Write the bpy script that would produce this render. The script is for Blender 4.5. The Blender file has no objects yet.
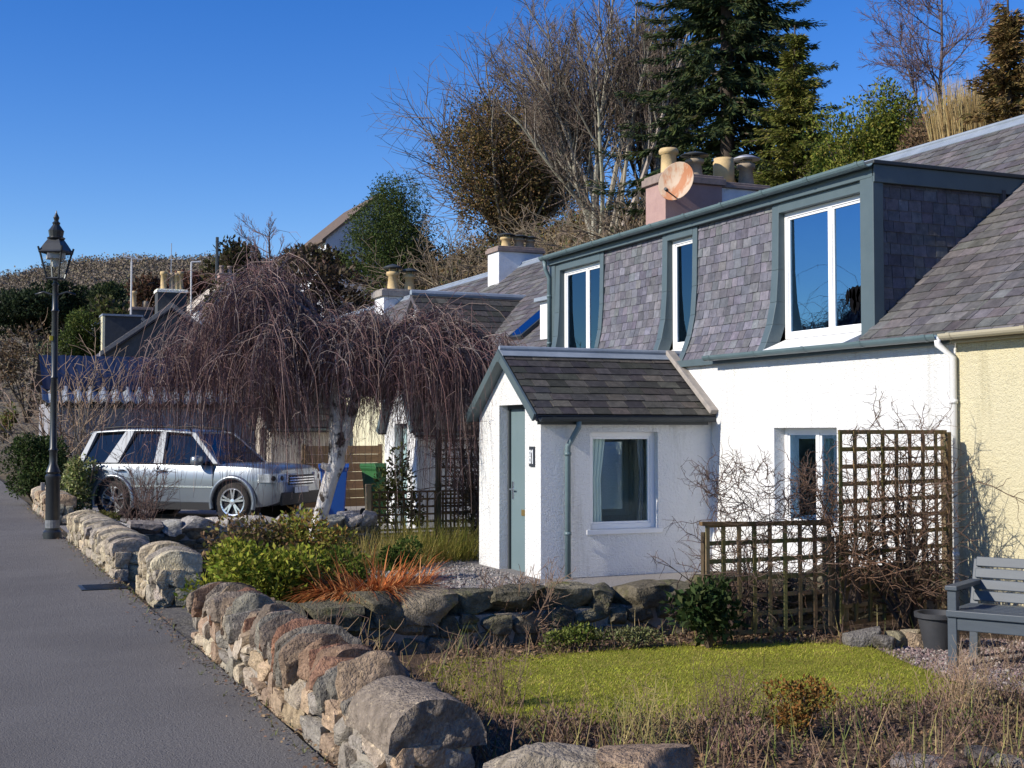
import bpy, bmesh, math, random
from mathutils import Vector, Matrix, noise, Euler
V = Vector
R = math.radians
sc = bpy.context.scene
col = sc.collection
PI = math.pi
UP = V((0, 0, 1))

# ------------------------------------------------------------------ camera
EYE = V((0, 0, 1.6))
YAW, PITCH, FPX = R(23.6), math.atan(48/1300), 1300.0
cam_d = bpy.data.cameras.new('camera')
cam = bpy.data.objects.new('camera', cam_d)
col.objects.link(cam)
cam.location = EYE
cam.rotation_euler = (R(90)+PITCH, 0, -YAW)
cam_d.sensor_width = 36
cam_d.lens = 36*FPX/1024
cam_d.clip_start = .05
cam_d.clip_end = 5000
sc.camera = cam
CR = Euler(cam.rotation_euler).to_matrix()

def ray(px, py):
    return CR @ V(((px-512)/FPX, (384-py)/FPX, -1))
def at(px, py, X=None, Y=None, Z=None, d=None):      # a point of the photograph at a known plane or depth
    r = ray(px, py)
    if X is not None: t = (X-EYE.x)/r.x
    elif Y is not None: t = (Y-EYE.y)/r.y
    elif Z is not None: t = (Z-EYE.z)/r.z
    else: t = d
    return EYE + r*t

# ------------------------------------------------------------------ mesh collector
_T = {}
def cube_template(n):
    if n in _T: return _T[n]
    bm = bmesh.new()
    bmesh.ops.create_cube(bm, size=2)
    bmesh.ops.subdivide_edges(bm, edges=bm.edges[:], cuts=n, use_grid_fill=True)
    bm.verts.index_update()
    t = ([v.co.copy() for v in bm.verts], [[v.index for v in f.verts] for f in bm.faces])
    bm.free()
    _T[n] = t
    return t

class MB:
    def __init__(s): s.v, s.f, s.c, s.m = [], [], [], []
    def add(s, vs, fs, c=(1, 1, 1), m=0):
        o = len(s.v); s.v.extend(vs)
        for f in fs:
            s.f.append([o+i for i in f]); s.c.append(c); s.m.append(m)
        return s
    def box(s, a, b, c=(1, 1, 1), m=0):
        x0, y0, z0 = a; x1, y1, z1 = b
        if x0 > x1: x0, x1 = x1, x0
        if y0 > y1: y0, y1 = y1, y0
        if z0 > z1: z0, z1 = z1, z0
        return s.add([V((x, y, z)) for z in (z0, z1) for y in (y0, y1) for x in (x0, x1)],
              [(0, 2, 3, 1), (4, 5, 7, 6), (0, 1, 5, 4), (2, 6, 7, 3), (0, 4, 6, 2), (1, 3, 7, 5)], c, m)
    def obox(s, o, u, v, w, c=(1, 1, 1), m=0):          # corner plus three edge vectors
        o, u, v, w = V(o), V(u), V(v), V(w)
        vs = [o+u*i+v*j+w*k for k in (0, 1) for j in (0, 1) for i in (0, 1)]
        fs = [(0, 2, 3, 1), (4, 5, 7, 6), (0, 1, 5, 4), (2, 6, 7, 3), (0, 4, 6, 2), (1, 3, 7, 5)]
        if u.cross(v).dot(w) < 0: fs = [f[::-1] for f in fs]
        return s.add(vs, fs, c, m)
    def bar(s, a, b, w, t, up=UP, c=(1, 1, 1), m=0):     # timber from a to b
        a, b = V(a), V(b); d = b-a
        x = d.cross(V(up))
        if x.length < 1e-6: x = d.cross(V((1, 0, 0)))
        x.normalize(); y = x.cross(d).normalized()
        return s.obox(a-x*w/2-y*t/2, x*w, y*t, d, c, m)
    def prism(s, poly, e, c=(1, 1, 1), m=0):             # polygon (list of 3d points) pushed along e
        e = V(e); P = [V(p) for p in poly]; n = len(P)
        nn = V((0, 0, 0))
        for i in range(n): nn += (P[i]-P[0]).cross(P[(i+1) % n]-P[0])
        if nn.dot(e) > 0: P = P[::-1]
        fs = [list(range(n)), list(range(2*n-1, n-1, -1))]
        fs += [(i, i+n, (i+1) % n+n, (i+1) % n)[::1] for i in range(n)]
        fs = fs[:2]+[f[::-1] for f in fs[2:]]
        fs = fs[:2]+[f[::-1] for f in fs[2:]]
        return s.add(P+[p+e for p in P], fs, c, m)
    def tube(s, path, r, n=5, c=(1, 1, 1), m=0, cap=False):
        path = [V(p) for p in path]; k = len(path)
        if not isinstance(r, (list, tuple)): r = [r]*k
        vs, fs = [], []
        d = (path[1]-path[0]).normalized()
        x = d.orthogonal().normalized()
        for i, p in enumerate(path):
            if i == 0: t = path[1]-p
            elif i == k-1: t = p-path[i-1]
            else: t = path[i+1]-path[i-1]
            if t.length > 1e-9: d = t.normalized()
            x = x-d*x.dot(d)
            if x.length < 1e-6: x = d.orthogonal()
            x.normalize(); y = d.cross(x)
            for j in range(n):
                a = 2*PI*j/n
                vs.append(p+(x*math.cos(a)+y*math.sin(a))*r[i])
        for i in range(k-1):
            for j in range(n):
                j2 = (j+1) % n
                fs.append((i*n+j, i*n+j2, (i+1)*n+j2, (i+1)*n+j))
        if cap:
            fs.append(list(range(n))[::-1]); fs.append([(k-1)*n+j for j in range(n)])
        return s.add(vs, fs, c, m)
    def lathe(s, prof, o=(0, 0, 0), n=16, c=(1, 1, 1), m=0, axis=None, rot=0, cap=True):
        o = V(o); vs, fs = [], []
        ax = V(axis).normalized() if axis is not None else UP
        x = ax.orthogonal().normalized() if axis is not None else V((1, 0, 0)); y = ax.cross(x)
        for r, z in prof:
            for j in range(n):
                a = 2*PI*j/n+rot
                vs.append(o+(x*math.cos(a)+y*math.sin(a))*r+ax*z)
        for i in range(len(prof)-1):
            for j in range(n):
                j2 = (j+1) % n
                fs.append((i*n+j, i*n+j2, (i+1)*n+j2, (i+1)*n+j))
        if cap:
            fs.append(list(range(n))[::-1]); fs.append([(len(prof)-1)*n+j for j in range(n)])
        return s.add(vs, fs, c, m)
    def stone(s, M, size, rnd, k=.3, rough=.07, c=(1, 1, 1), cuts=3, dome=0, n=5, m=0):
        tv, tf = cube_template(n)
        sd = V((rnd.uniform(-50, 50), rnd.uniform(-50, 50), rnd.uniform(-50, 50)))
        pl = []
        for i in range(cuts):
            nn = V((rnd.gauss(0, 1), rnd.gauss(0, 1), rnd.gauss(0, 1))).normalized()
            pl.append((nn, rnd.uniform(.70, 1.02)))
        vs = []
        for v in tv:
            p = v*(1-k)+v.normalized()*k*1.3
            if dome and p.z > 0:
                p.z *= max(.05, 1-dome*min(1, abs(p.x))**2.2)
            p = p+noise.noise_vector(p*1.3+sd)*rough
            for nn, dd in pl:
                q = p.dot(nn)-dd
                if q > 0: p = p-nn*q*.95
            p = p+noise.noise_vector(p*4+sd)*rough*.33+noise.noise_vector(p*11+sd)*rough*.17
            vs.append(M @ V((p.x*size[0]/2, p.y*size[1]/2, p.z*size[2]/2)))
        return s.add(vs, tf, c, m)
    def card(s, p, u, v, c=(1, 1, 1), m=0):
        return s.add([p-u-v, p+u-v, p+u+v, p-u+v], [(0, 1, 2, 3)], c, m)
    def leaf(s, p, d, L, w, c=(1, 1, 1), nrm=None, m=0):  # pointed leaf from p along d
        d = V(d).normalized()
        x = d.cross(nrm if nrm is not None else UP)
        if x.length < 1e-4: x = d.orthogonal()
        x.normalize()
        return s.add([p, p+d*L*.5+x*w/2, p+d*L, p+d*L*.5-x*w/2], [(0, 1, 2, 3)], c, m)
    def blade(s, p, d, L, w, droop=.3, c=(1, 1, 1), seg=3, m=0):
        d = V(d).normalized(); x = d.cross(UP)
        if x.length < 1e-4: x = V((1, 0, 0))
        x.normalize(); vs, fs = [], []; q = V(p)
        for i in range(seg+1):
            t = i/seg; ww = w*(1-t*.9)/2
            vs += [q-x*ww, q+x*ww]
            d = (d+V((0, 0, -droop/seg))).normalized()
            q = q+d*L/seg
        for i in range(seg): fs.append((2*i, 2*i+1, 2*i+3, 2*i+2))
        return s.add(vs, fs, c, m)
    def build(s, name, mats, parent=None, smooth=False, bevel=0, local=False, loc=None, solid=None, segs=2):
        me = bpy.data.meshes.new(name)
        vs = s.v
        if not local:
            if parent is not None:
                root = parent
                while root.parent: root = root.parent
                Mi = (Matrix.Translation(root.location) @ root.rotation_euler.to_matrix().to_4x4()).inverted()
                vs = [Mi @ v for v in vs]
            elif loc is not None:
                l = V(loc); vs = [v-l for v in vs]
        me.from_pydata([tuple(v) for v in vs], [], s.f)
        if not isinstance(mats, (list, tuple)): mats = [mats]
        for mm in mats: me.materials.append(mm)
        if len(mats) > 1: me.polygons.foreach_set('material_index', s.m)
        a = me.attributes.new('Col', 'FLOAT_COLOR', 'FACE')
        buf = []
        for c in s.c: buf.extend((c[0], c[1], c[2], 1.0))
        a.data.foreach_set('color', buf)
        if smooth: me.polygons.foreach_set('use_smooth', [True]*len(s.f))
        me.update()
        o = bpy.data.objects.new(name, me); col.objects.link(o)
        if parent is not None: o.parent = parent
        elif loc is not None: o.location = loc
        if bevel:
            b = o.modifiers.new('bevel', 'BEVEL'); b.width = bevel; b.segments = segs; b.limit_method = 'ANGLE'
        return o

def tag(o, label=None, cat=None, group=None, kind=None):
    if label: o['label'] = label
    if cat: o['category'] = cat
    if group: o['group'] = group
    if kind: o['kind'] = kind
    return o
def thing(name, label, cat, loc=(0, 0, 0), rz=0, group=None):
    o = bpy.data.objects.new(name, None); col.objects.link(o)
    o.empty_display_size = .2
    o.location = loc; o.rotation_euler = (0, 0, rz)
    return tag(o, label, cat, group)
def copy_tree(o, parent=None):
    c = o.copy(); col.objects.link(c); c.parent = parent
    for ch in list(o.children): copy_tree(ch, c)
    return c

def jit(c, rnd, a=.15, h=.04):
    k = 1+rnd.uniform(-a, a)
    return tuple(max(.002, x*k*(1+rnd.uniform(-h, h))) for x in c)
def rv(rnd):
    while True:
        v = V((rnd.uniform(-1, 1), rnd.uniform(-1, 1), rnd.uniform(-1, 1)))
        if .05 < v.length < 1: return v.normalized()
def srgb(r, g, b):
    f = lambda x: (x/255/12.92 if x <= 10 else ((x/255+.055)/1.055)**2.4)
    return (f(r), f(g), f(b))

# ------------------------------------------------------------------ materials
def pm(name, c1, c2=None, scale=6, rough=.8, bump=0, bscale=40, attr=False, metal=0, spec=.3, c3=None, s3=1.3, t3=(.5, .65),
       coat=0, bdist=.02, detail=5, trans=0, stretch=None, b2=0, b2s=8, streak=None):
    m = bpy.data.materials.new(name); m.use_nodes = True
    nt = m.node_tree; N = nt.nodes; L = nt.links
    b = N['Principled BSDF']
    tc = N.new('ShaderNodeTexCoord')
    vec = tc.outputs['Object']
    if stretch:
        mp = N.new('ShaderNodeMapping'); mp.inputs['Scale'].default_value = stretch
        L.new(vec, mp.inputs['Vector']); vec = mp.outputs['Vector']
    def noise_n(s, d=detail):
        n = N.new('ShaderNodeTexNoise'); n.inputs['Scale'].default_value = s; n.inputs['Detail'].default_value = d
        n.inputs['Roughness'].default_value = .62
        L.new(vec, n.inputs['Vector']); return n
    def mix(fac, a, bb, mode='MIX'):
        x = N.new('ShaderNodeMix'); x.data_type = 'RGBA'; x.blend_type = mode
        if isinstance(fac, float): x.inputs['Factor'].default_value = fac
        else: L.new(fac, x.inputs['Factor'])
        for sock, val in ((x.inputs['A'], a), (x.inputs['B'], bb)):
            if isinstance(val, tuple): sock.default_value = (*val[:3], 1)
            else: L.new(val, sock)
        return x.outputs['Result']
    def ramp(sock, lo, hi):
        r = N.new('ShaderNodeMapRange'); r.inputs['From Min'].default_value = lo; r.inputs['From Max'].default_value = hi
        L.new(sock, r.inputs['Value']); return r.outputs['Result']
    out = tuple(c1)
    if c2 is not None:
        out = mix(ramp(noise_n(scale).outputs['Fac'], .32, .68), tuple(c1), tuple(c2))
    if c3 is not None:
        out = mix(ramp(noise_n(s3).outputs['Fac'], *t3), out, tuple(c3))
    if streak:                                  # rain streaks and grime on an outside wall
        mp2 = N.new('ShaderNodeMapping'); mp2.inputs['Scale'].default_value = (2.6, 2.6, .22); L.new(tc.outputs['Object'], mp2.inputs['Vector'])
        n2 = N.new('ShaderNodeTexNoise'); n2.inputs['Scale'].default_value = 1.6; n2.inputs['Detail'].default_value = 7; n2.inputs['Roughness'].default_value = .7
        L.new(mp2.outputs['Vector'], n2.inputs['Vector'])
        out = mix(ramp(n2.outputs['Fac'], .56, .80), out, tuple(streak))
    if attr:
        a = N.new('ShaderNodeAttribute'); a.attribute_name = 'Col'
        out = mix(1.0, out, a.outputs['Color'], 'MULTIPLY')
    if isinstance(out, tuple): b.inputs['Base Color'].default_value = (*out, 1)
    else: L.new(out, b.inputs['Base Color'])
    b.inputs['Roughness'].default_value = rough
    b.inputs['Metallic'].default_value = metal
    b.inputs['Specular IOR Level'].default_value = spec
    if coat: b.inputs['Coat Weight'].default_value = coat; b.inputs['Coat Roughness'].default_value = .03
    if bump:
        bn = N.new('ShaderNodeBump'); bn.inputs['Strength'].default_value = bump; bn.inputs['Distance'].default_value = bdist
        h = noise_n(bscale, 4).outputs['Fac']
        if b2:
            ad = N.new('ShaderNodeMath'); ad.operation = 'MULTIPLY_ADD'
            L.new(noise_n(b2s, 3).outputs['Fac'], ad.inputs[0]); ad.inputs[1].default_value = b2; L.new(h, ad.inputs[2])
            h = ad.outputs[0]
        L.new(h, bn.inputs['Height']); L.new(bn.outputs['Normal'], b.inputs['Normal'])
    if trans:                                   # thin leaves let light through
        t = N.new('ShaderNodeBsdfTranslucent'); ms = N.new('ShaderNodeMixShader'); ms.inputs[0].default_value = trans
        if isinstance(out, tuple): t.inputs['Color'].default_value = (*out, 1)
        else: L.new(out, t.inputs['Color'])
        L.new(b.outputs[0], ms.inputs[1]); L.new(t.outputs[0], ms.inputs[2])
        L.new(ms.outputs[0], N['Material Output'].inputs['Surface'])
    return m

def glass(name, tint, refl, base=.3):
    m = bpy.data.materials.new(name); m.use_nodes = True
    nt = m.node_tree; N = nt.nodes; L = nt.links; N.remove(N['Principled BSDF'])
    t = N.new('ShaderNodeBsdfTransparent'); t.inputs['Color'].default_value = (*tint, 1)
    g = N.new('ShaderNodeBsdfGlossy'); g.inputs['Roughness'].default_value = .015; g.inputs['Color'].default_value = (*refl, 1)
    lw = N.new('ShaderNodeLayerWeight'); lw.inputs['Blend'].default_value = base
    tc = N.new('ShaderNodeTexCoord'); no = N.new('ShaderNodeTexNoise'); no.inputs['Scale'].default_value = 1.2
    bp = N.new('ShaderNodeBump'); bp.inputs['Strength'].default_value = .03; bp.inputs['Distance'].default_value = .05
    L.new(tc.outputs['Object'], no.inputs['Vector']); L.new(no.outputs['Fac'], bp.inputs['Height']); L.new(bp.outputs['Normal'], g.inputs['Normal'])
    ms = N.new('ShaderNodeMixShader'); L.new(lw.outputs['Fresnel'], ms.inputs[0])
    L.new(t.outputs[0], ms.inputs[1]); L.new(g.outputs[0], ms.inputs[2]); L.new(ms.outputs[0], N['Material Output'].inputs['Surface'])
    return m

M = {}
def roughcast(name, c, c2, bump=.9):
    m = pm(name, c, c2, scale=1.1, rough=.9, bump=bump, bscale=70, bdist=.022, spec=.15, c3=tuple(x*.86 for x in c), s3=2.7, t3=(.6, .85), b2=1.2, b2s=28, streak=tuple(x*k for x, k in zip(c, (.60, .59, .55))))
    return m
M['white'] = roughcast('white_roughcast', (.80, .80, .79), (.74, .74, .73))
M['cream'] = roughcast('cream_roughcast', (.66, .60, .40), (.62, .56, .38))
M['paleyellow'] = roughcast('pale_yellow_roughcast', (.72, .68, .48), (.66, .62, .44))
M['grey_render'] = roughcast('grey_render', (.30, .30, .32), (.24, .24, .26), .5)
M['bluewhite'] = roughcast('bluish_white_render', (.70, .72, .76), (.64, .66, .70), .4)
M['beige'] = roughcast('beige_render', (.50, .44, .36), (.44, .38, .32), .4)
M['smooth_white'] = pm('white_masonry_paint', (.78, .78, .77), (.72, .72, .71), scale=3, rough=.7, bump=.1, bscale=30)
M['pvc'] = pm('white_window_plastic', (.80, .80, .80), rough=.35, spec=.5)
M['trim'] = pm('slate_blue_trim_paint', (.086, .118, .130), (.074, .104, .115), scale=4, rough=.45, bump=.05, spec=.4)
M['gutter'] = pm('slate_blue_gutter', (.12, .175, .19), (.095, .145, .16), scale=5, rough=.4, spec=.5)
M['gutter_beige'] = pm('beige_gutter', (.42, .38, .28), rough=.5)
M['dark_trim'] = pm('dark_grey_trim', (.045, .052, .055), rough=.5)
M['slate'] = pm('slate', (.72, .72, .72), (1.28, 1.25, 1.24), scale=11, rough=.72, bump=.8, bscale=26, c3=(1.55, 1.5, 1.38), s3=19, t3=(.60, .70), attr=True, spec=.25, bdist=.01)
M['far_slate'] = pm('far_slate', (.075, .07, .08), (.11, .1, .115), scale=3.5, rough=.75, bump=.6, bscale=7, spec=.25, bdist=.05)
M['lead'] = pm('lead_flashing', (.27, .31, .36), (.20, .235, .28), scale=4, rough=.5, bump=.15, bscale=9, spec=.4)
M['mortar_skew'] = pm('weathered_cement', (.36, .32, .28), (.25, .23, .21), scale=8, rough=.9, bump=.4, bscale=30)
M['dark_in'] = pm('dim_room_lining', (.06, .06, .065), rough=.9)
M['room'] = pm('pale_room_lining', (.80, .82, .80), rough=.9)
M['door'] = pm('grey_blue_door_paint', (.145, .20, .215), (.13, .185, .20), scale=3, rough=.45, spec=.4)
M['teal_door'] = pm('pale_teal_door_paint', (.30, .42, .42), rough=.5)
M['brass'] = pm('brass', (.62, .42, .16), rough=.35, metal=.9)
M['chrome'] = pm('chrome', (.75, .75, .77), rough=.2, metal=1)
M['plaque'] = pm('dark_slate_plaque', (.035, .04, .05), rough=.5)
M['letter'] = pm('pale_lettering', (.72, .74, .76), rough=.6)
M['glass_blue'] = glass('window_glass_sky', (.45, .5, .52), (.42, .72, 1.0), .80)
M['glass_dark'] = glass('window_glass_dim', (.5, .55, .57), (.40, .66, .9), .55)
M['glass'] = glass('window_glass', (.90, .95, .93), (.85, .95, 1.0), .14)
M['pink'] = pm('pink_chimney_paint', (.40, .265, .235), (.34, .22, .20), scale=4, rough=.85, bump=.25, bscale=30)
M['chimney_white'] = pm('old_white_chimney_paint', (.72, .72, .73), (.60, .61, .63), scale=5, rough=.85, bump=.3, bscale=25, c3=(.36, .36, .36), s3=4, t3=(.62, .75))
M['pot'] = pm('buff_clay_pot', (.60, .44, .22), (.46, .34, .18), scale=9, rough=.8, bump=.2, bscale=25)
M['pot_old'] = pm('sooty_clay_pot', (.36, .29, .20), (.22, .18, .14), scale=9, rough=.85, bump=.2, bscale=25)
M['stone_cope'] = pm('chimney_cope_stone', (.30, .23, .20), (.20, .16, .14), scale=9, rough=.9, bump=.4, bscale=30)
M['dark_block'] = pm('dark_rendered_block', (.07, .075, .08), (.05, .055, .06), scale=5, rough=.9, bump=.3)
M['iron'] = pm('black_painted_iron', (.014, .017, .020), (.022, .026, .03), scale=9, rough=.38, spec=.5)
M['steel'] = pm('galvanised_steel', (.45, .46, .48), rough=.5, metal=.6)
M['stone'] = pm('field_stone', (.55, .53, .51), (1.25, 1.22, 1.18), scale=17, rough=.92, bump=1.0, bscale=55, attr=True, spec=.15, c3=(1.75, 1.7, 1.5), s3=26, t3=(.60, .68), bdist=.03, b2=1.3, b2s=14, detail=8)
M['mossy'] = pm('lichened_stone', (.50, .50, .46), (1.3, 1.26, 1.15), scale=15, rough=.95, bump=1.0, bscale=50, attr=True, spec=.1, c3=(.85, .95, .42), s3=5, t3=(.54, .68), bdist=.03, b2=1.4, b2s=12, detail=8)
M['mortar'] = pm('lime_mortar', (.34, .30, .25), (.25, .22, .19), scale=9, rough=.95, bump=.8, bscale=40)
M['wood'] = pm('weathered_timber', (.24, .165, .095), (.15, .11, .065), scale=5, rough=.85, bump=.4, bscale=30, attr=True, c3=(.11, .12, .05), s3=3, t3=(.5, .7), stretch=(6, 6, 1))
M['board'] = pm('brown_fence_board', (.26, .155, .075), (.19, .115, .06), scale=4, rough=.85, bump=.3, attr=True, stretch=(1, 6, 6))
M['bench'] = pm('grey_blue_bench_paint', (.062, .078, .096), (.050, .063, .08), scale=4, rough=.5, spec=.4, bump=.08, stretch=(1, 8, 8))
M['planter'] = pm('charcoal_planter', (.035, .037, .042), (.05, .052, .058), scale=6, rough=.6)
M['bark_birch'] = pm('birch_bark', (.72, .69, .66), (.55, .5, .46), scale=7, rough=.85, bump=.5, bscale=25, c3=(.05, .038, .03), s3=5, t3=(.53, .6), stretch=(1, 1, .75))
M['bark'] = pm('grey_bark', (.8, .8, .8), (1.15, 1.12, 1.1), scale=8, rough=.9, bump=.5, attr=True)
M['twig'] = pm('twig', (.9, .9, .9), (1.1, 1.1, 1.1), scale=3, rough=.75, attr=True, spec=.25)
M['leaf'] = pm('foliage', (.82, .82, .82), (1.18, 1.18, 1.18), scale=2.2, rough=.75, attr=True, spec=.12, trans=.25)
M['needle'] = pm('needles', (.85, .85, .85), (1.15, 1.15, 1.15), scale=1.4, rough=.8, attr=True, spec=.08, trans=.12)
M['bin_blue'] = pm('blue_bin_plastic', (.012, .065, .27), rough=.5)
M['bin_green'] = pm('green_bin_plastic', (.03, .11, .035), rough=.5)
# ------------------------------------------------------------------ light and sky
w = bpy.data.worlds.new('World'); sc.world = w; w.use_nodes = True
SUN_EL = R(29.5)
to_sun = V((-math.cos(SUN_EL)*math.cos(R(2.5)), -math.cos(SUN_EL)*math.sin(R(2.5)), math.sin(SUN_EL)))
nt = w.node_tree
sky = nt.nodes.new('ShaderNodeTexSky'); sky.sky_type = 'NISHITA'; sky.sun_disc = False
sky.sun_elevation = SUN_EL
sky.sun_rotation = math.atan2(to_sun.x, to_sun.y)
sky.air_density = 1.0; sky.dust_density = 0.0; sky.ozone_density = 3.0; sky.altitude = 300
bg = nt.nodes['Background']
hs = nt.nodes.new('ShaderNodeHueSaturation'); hs.inputs['Saturation'].default_value = 1.38; hs.inputs['Value'].default_value = 1.08; hs.inputs['Hue'].default_value = .519
nt.links.new(sky.outputs['Color'], hs.inputs['Color']); nt.links.new(hs.outputs['Color'], bg.inputs['Color'])
bg.inputs['Strength'].default_value = .125
sl = bpy.data.lights.new('sun', 'SUN'); sl.energy = 5.0; sl.angle = R(.53); sl.color = (1, .925, .80)
so = bpy.data.objects.new('sun', sl); col.objects.link(so)
so.rotation_euler = (-to_sun).to_track_quat('-Z', 'Y').to_euler()
so.location = (-20, 0, 20)
vs = sc.view_settings; sc.display_settings.display_device = 'sRGB'
vs.view_transform = 'Standard'; vs.look = 'None'; vs.gamma = 1; vs.use_curve_mapping = False; vs.exposure = .27

# ------------------------------------------------------------------ ground
M['ground'] = pm('rough_hill_ground', (.10, .075, .045), (.055, .05, .025), scale=.6, rough=.95, bump=.6, bscale=6, c3=(.16, .12, .06), s3=.25, t3=(.5, .6))
M['soil'] = pm('garden_soil', (.060, .043, .032), (.10, .07, .05), scale=9, rough=.95, bump=1, bscale=30, spec=.1, c3=(.13, .085, .055), s3=20, t3=(.55, .62))
M['asphalt'] = pm('asphalt', (.105, .099, .094), (.225, .212, .20), scale=95, rough=.95, bump=1.0, bscale=110, spec=.12, c3=(.132, .124, .118), s3=.55, t3=(.42, .7), bdist=.012, detail=4, b2=.8, b2s=40)
M['lawn'] = pm('lawn_turf', (.19, .205, .028), (.25, .235, .04), scale=3, rough=.9, bump=.6, bscale=60, spec=.1, c3=(.29, .25, .06), s3=2.2, t3=(.52, .72))
M['gravel'] = pm('pink_gravel', (.30, .23, .22), (.17, .13, .13), scale=45, rough=.95, bump=1, bscale=55, spec=.1, c3=(.42, .37, .34), s3=70, t3=(.58, .64))
M['grey_gravel'] = pm('grey_gravel', (.30, .28, .27), (.19, .18, .175), scale=40, rough=.95, bump=1, bscale=55, spec=.1)
M['slab'] = pm('stone_flag', (.20, .19, .18), (.13, .125, .12), scale=5, rough=.9, bump=.6, bscale=25)

def sm(t): t = max(0, min(1, t)); return t*t*(3-2*t)
def bank_x0(y): return 17.5-.1*max(0, min(75, y-45))
def gz(x, y):
    z = -.03 if x < 1.8 else -.03-.19*sm((x-1.8)/.3)
    if y > 18.5: z = max(z, -.22+.12*sm((y-18.5)/2)) if x > 1.8 else z
    t = x-bank_x0(y)
    if t > 0: z += 11*(1-math.exp(-t/4.5))+.1*min(t, 120)
    if x < -5: z -= min(2.0, (-5-x)*.06)
    z += .05*noise.noise(V((x*.3, y*.3, 0)))*sm((x-18)/3)
    z += .9*noise.noise(V((x*.12, y*.12, 3)))*sm((x-20)/6)
    return z
def axis(*parts):
    out = []
    for a, b, st in parts:
        n = max(1, round((b-a)/st)); out += [a+(b-a)*i/n for i in range(n)]
    out.append(parts[-1][1]); return out
xs = axis((-900, -100, 200), (-100, -8, 12), (-8, 1.6, 1.6), (1.6, 2.4, .1), (2.4, 14, 1), (14, 50, .7), (50, 140, 6), (140, 1500, 170))
ys = axis((-300, -40, 65), (-40, 0, 8), (0, 90, 1.2), (90, 200, 8), (200, 1800, 160))
mb = MB(); W_ = len(xs)
mb.add([V((x, y, gz(x, y))) for y in ys for x in xs], [(j*W_+i, j*W_+i+1, (j+1)*W_+i+1, (j+1)*W_+i) for j in range(len(ys)-1) for i in range(W_-1)])
tag(mb.build('ground', M['ground'], smooth=True), kind='structure')

mb = MB()
ry = axis((-30, 60, 2), (60, 140, 8)); rx = [-4.2, -3, -1.5, 0, 1, 1.5, 1.74]
mb.add([V((x+(.035*noise.noise(V((y*.9, 0, 5))) if x > 1.6 else 0), y, .012*noise.noise(V((x*.4, y*.4, 0)))+.0)) for y in ry for x in rx],
       [(j*7+i, j*7+i+1, (j+1)*7+i+1, (j+1)*7+i) for j in range(len(ry)-1) for i in range(6)])
tag(mb.build('road', M['asphalt'], smooth=True), kind='structure')

def sheet(name, pts, z, mat, kind='structure', n=1):
    mb = MB(); mb.add([V((p[0], p[1], z)) for p in pts], [list(range(len(pts)))])
    return tag(mb.build(name, mat), kind=kind)
# garden beds, lawn, gravel: outlines on the ground
lawn_px = [(425, 668), (470, 660), (560, 654), (640, 648), (720, 645), (800, 643), (868, 646), (905, 662), (950, 680), (985, 692), (940, 700), (860, 706), (760, 716), (660, 722), (560, 724), (500, 714), (450, 690)]
lawn_poly = [at(x, y, Z=-.2) for x, y in lawn_px]
sheet('soil', [(2.06, 2.0), (9.1, 2.0), (9.1, 10.15), (2.06, 10.15)], -.212, M['soil'])
sheet('lawn', lawn_poly, -.198, M['lawn'])
grav_px = [(876, 648), (930, 640), (1010, 640), (1100, 645), (1100, 705), (1000, 690), (950, 680), (905, 662)]
grav_poly = [at(x, y, Z=-.2) for x, y in grav_px]
sheet('gravel', grav_poly, -.203, M['gravel'])
sheet('yard_soil', [(2.05, 10.4), (4.9, 10.4), (4.9, 18.9), (2.05, 18.9)], -.205, M['soil'])
sheet('yard_gravel', [(4.9, 10.4), (9.1, 10.4), (9.1, 18.9), (4.9, 18.9)], -.2, M['grey_gravel'])
sheet('driveway', [(1.9, 20.6), (9.1, 20.6), (9.1, 30.8), (1.9, 30.8)], -.07, M['grey_gravel'])

def inside(p, poly):
    c = False; n = len(poly)
    for i in range(n):
        a, b = poly[i], poly[(i+1) % n]
        if (a[1] > p[1]) != (b[1] > p[1]) and p[0] < (b[0]-a[0])*(p[1]-a[1])/(b[1]-a[1])+a[0]: c = not c
    return c
rnd = random.Random(11)
# grass blades on the lawn
mb = MB(); bx = [min(p.x for p in lawn_poly), max(p.x for p in lawn_poly), min(p.y for p in lawn_poly), max(p.y for p in lawn_poly)]
n = 0
while n < 42000:
    x, y = rnd.uniform(bx[0], bx[1]), rnd.uniform(bx[2], bx[3])
    if not inside((x, y), lawn_poly): continue
    n += 1
    q = noise.noise(V((x*1.6, y*1.6, 0)))*.6+noise.noise(V((x*5, y*5, 3)))*.7
    h = rnd.uniform(.010, .026)*(1+.3*q)
    a = rnd.uniform(0, 6.28); d = V((math.cos(a)*1.1, math.sin(a)*1.1, 1)).normalized()
    c = (.30, .32, .038) if rnd.random() < .75+.2*q else (.38, .31, .09)
    s = V((math.cos(a+1.6), math.sin(a+1.6), 0))*.0035
    p = V((x, y, -.199))
    mb.add([p-s, p+s, p+d*h], [(0, 1, 2)], jit(tuple(x*(1+.45*q) for x in c), rnd, .35))
for i in range(len(lawn_poly)):                          # ragged edge
    a, b = lawn_poly[i], lawn_poly[(i+1) % len(lawn_poly)]
    for k in range(int((b-a).length*330)):
        p = a.lerp(b, rnd.random())+V((rnd.gauss(0, .05), rnd.gauss(0, .05), 0)); p.z = -.205
        mb.blade(p, (UP+rv(rnd)*.8), rnd.uniform(.03, .085), .005, .6, jit((.25, .26, .045) if rnd.random() < .7 else (.36, .29, .1), rnd, .3), seg=2)
tag(mb.build('grass', M['leaf']), kind='stuff')
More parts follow.
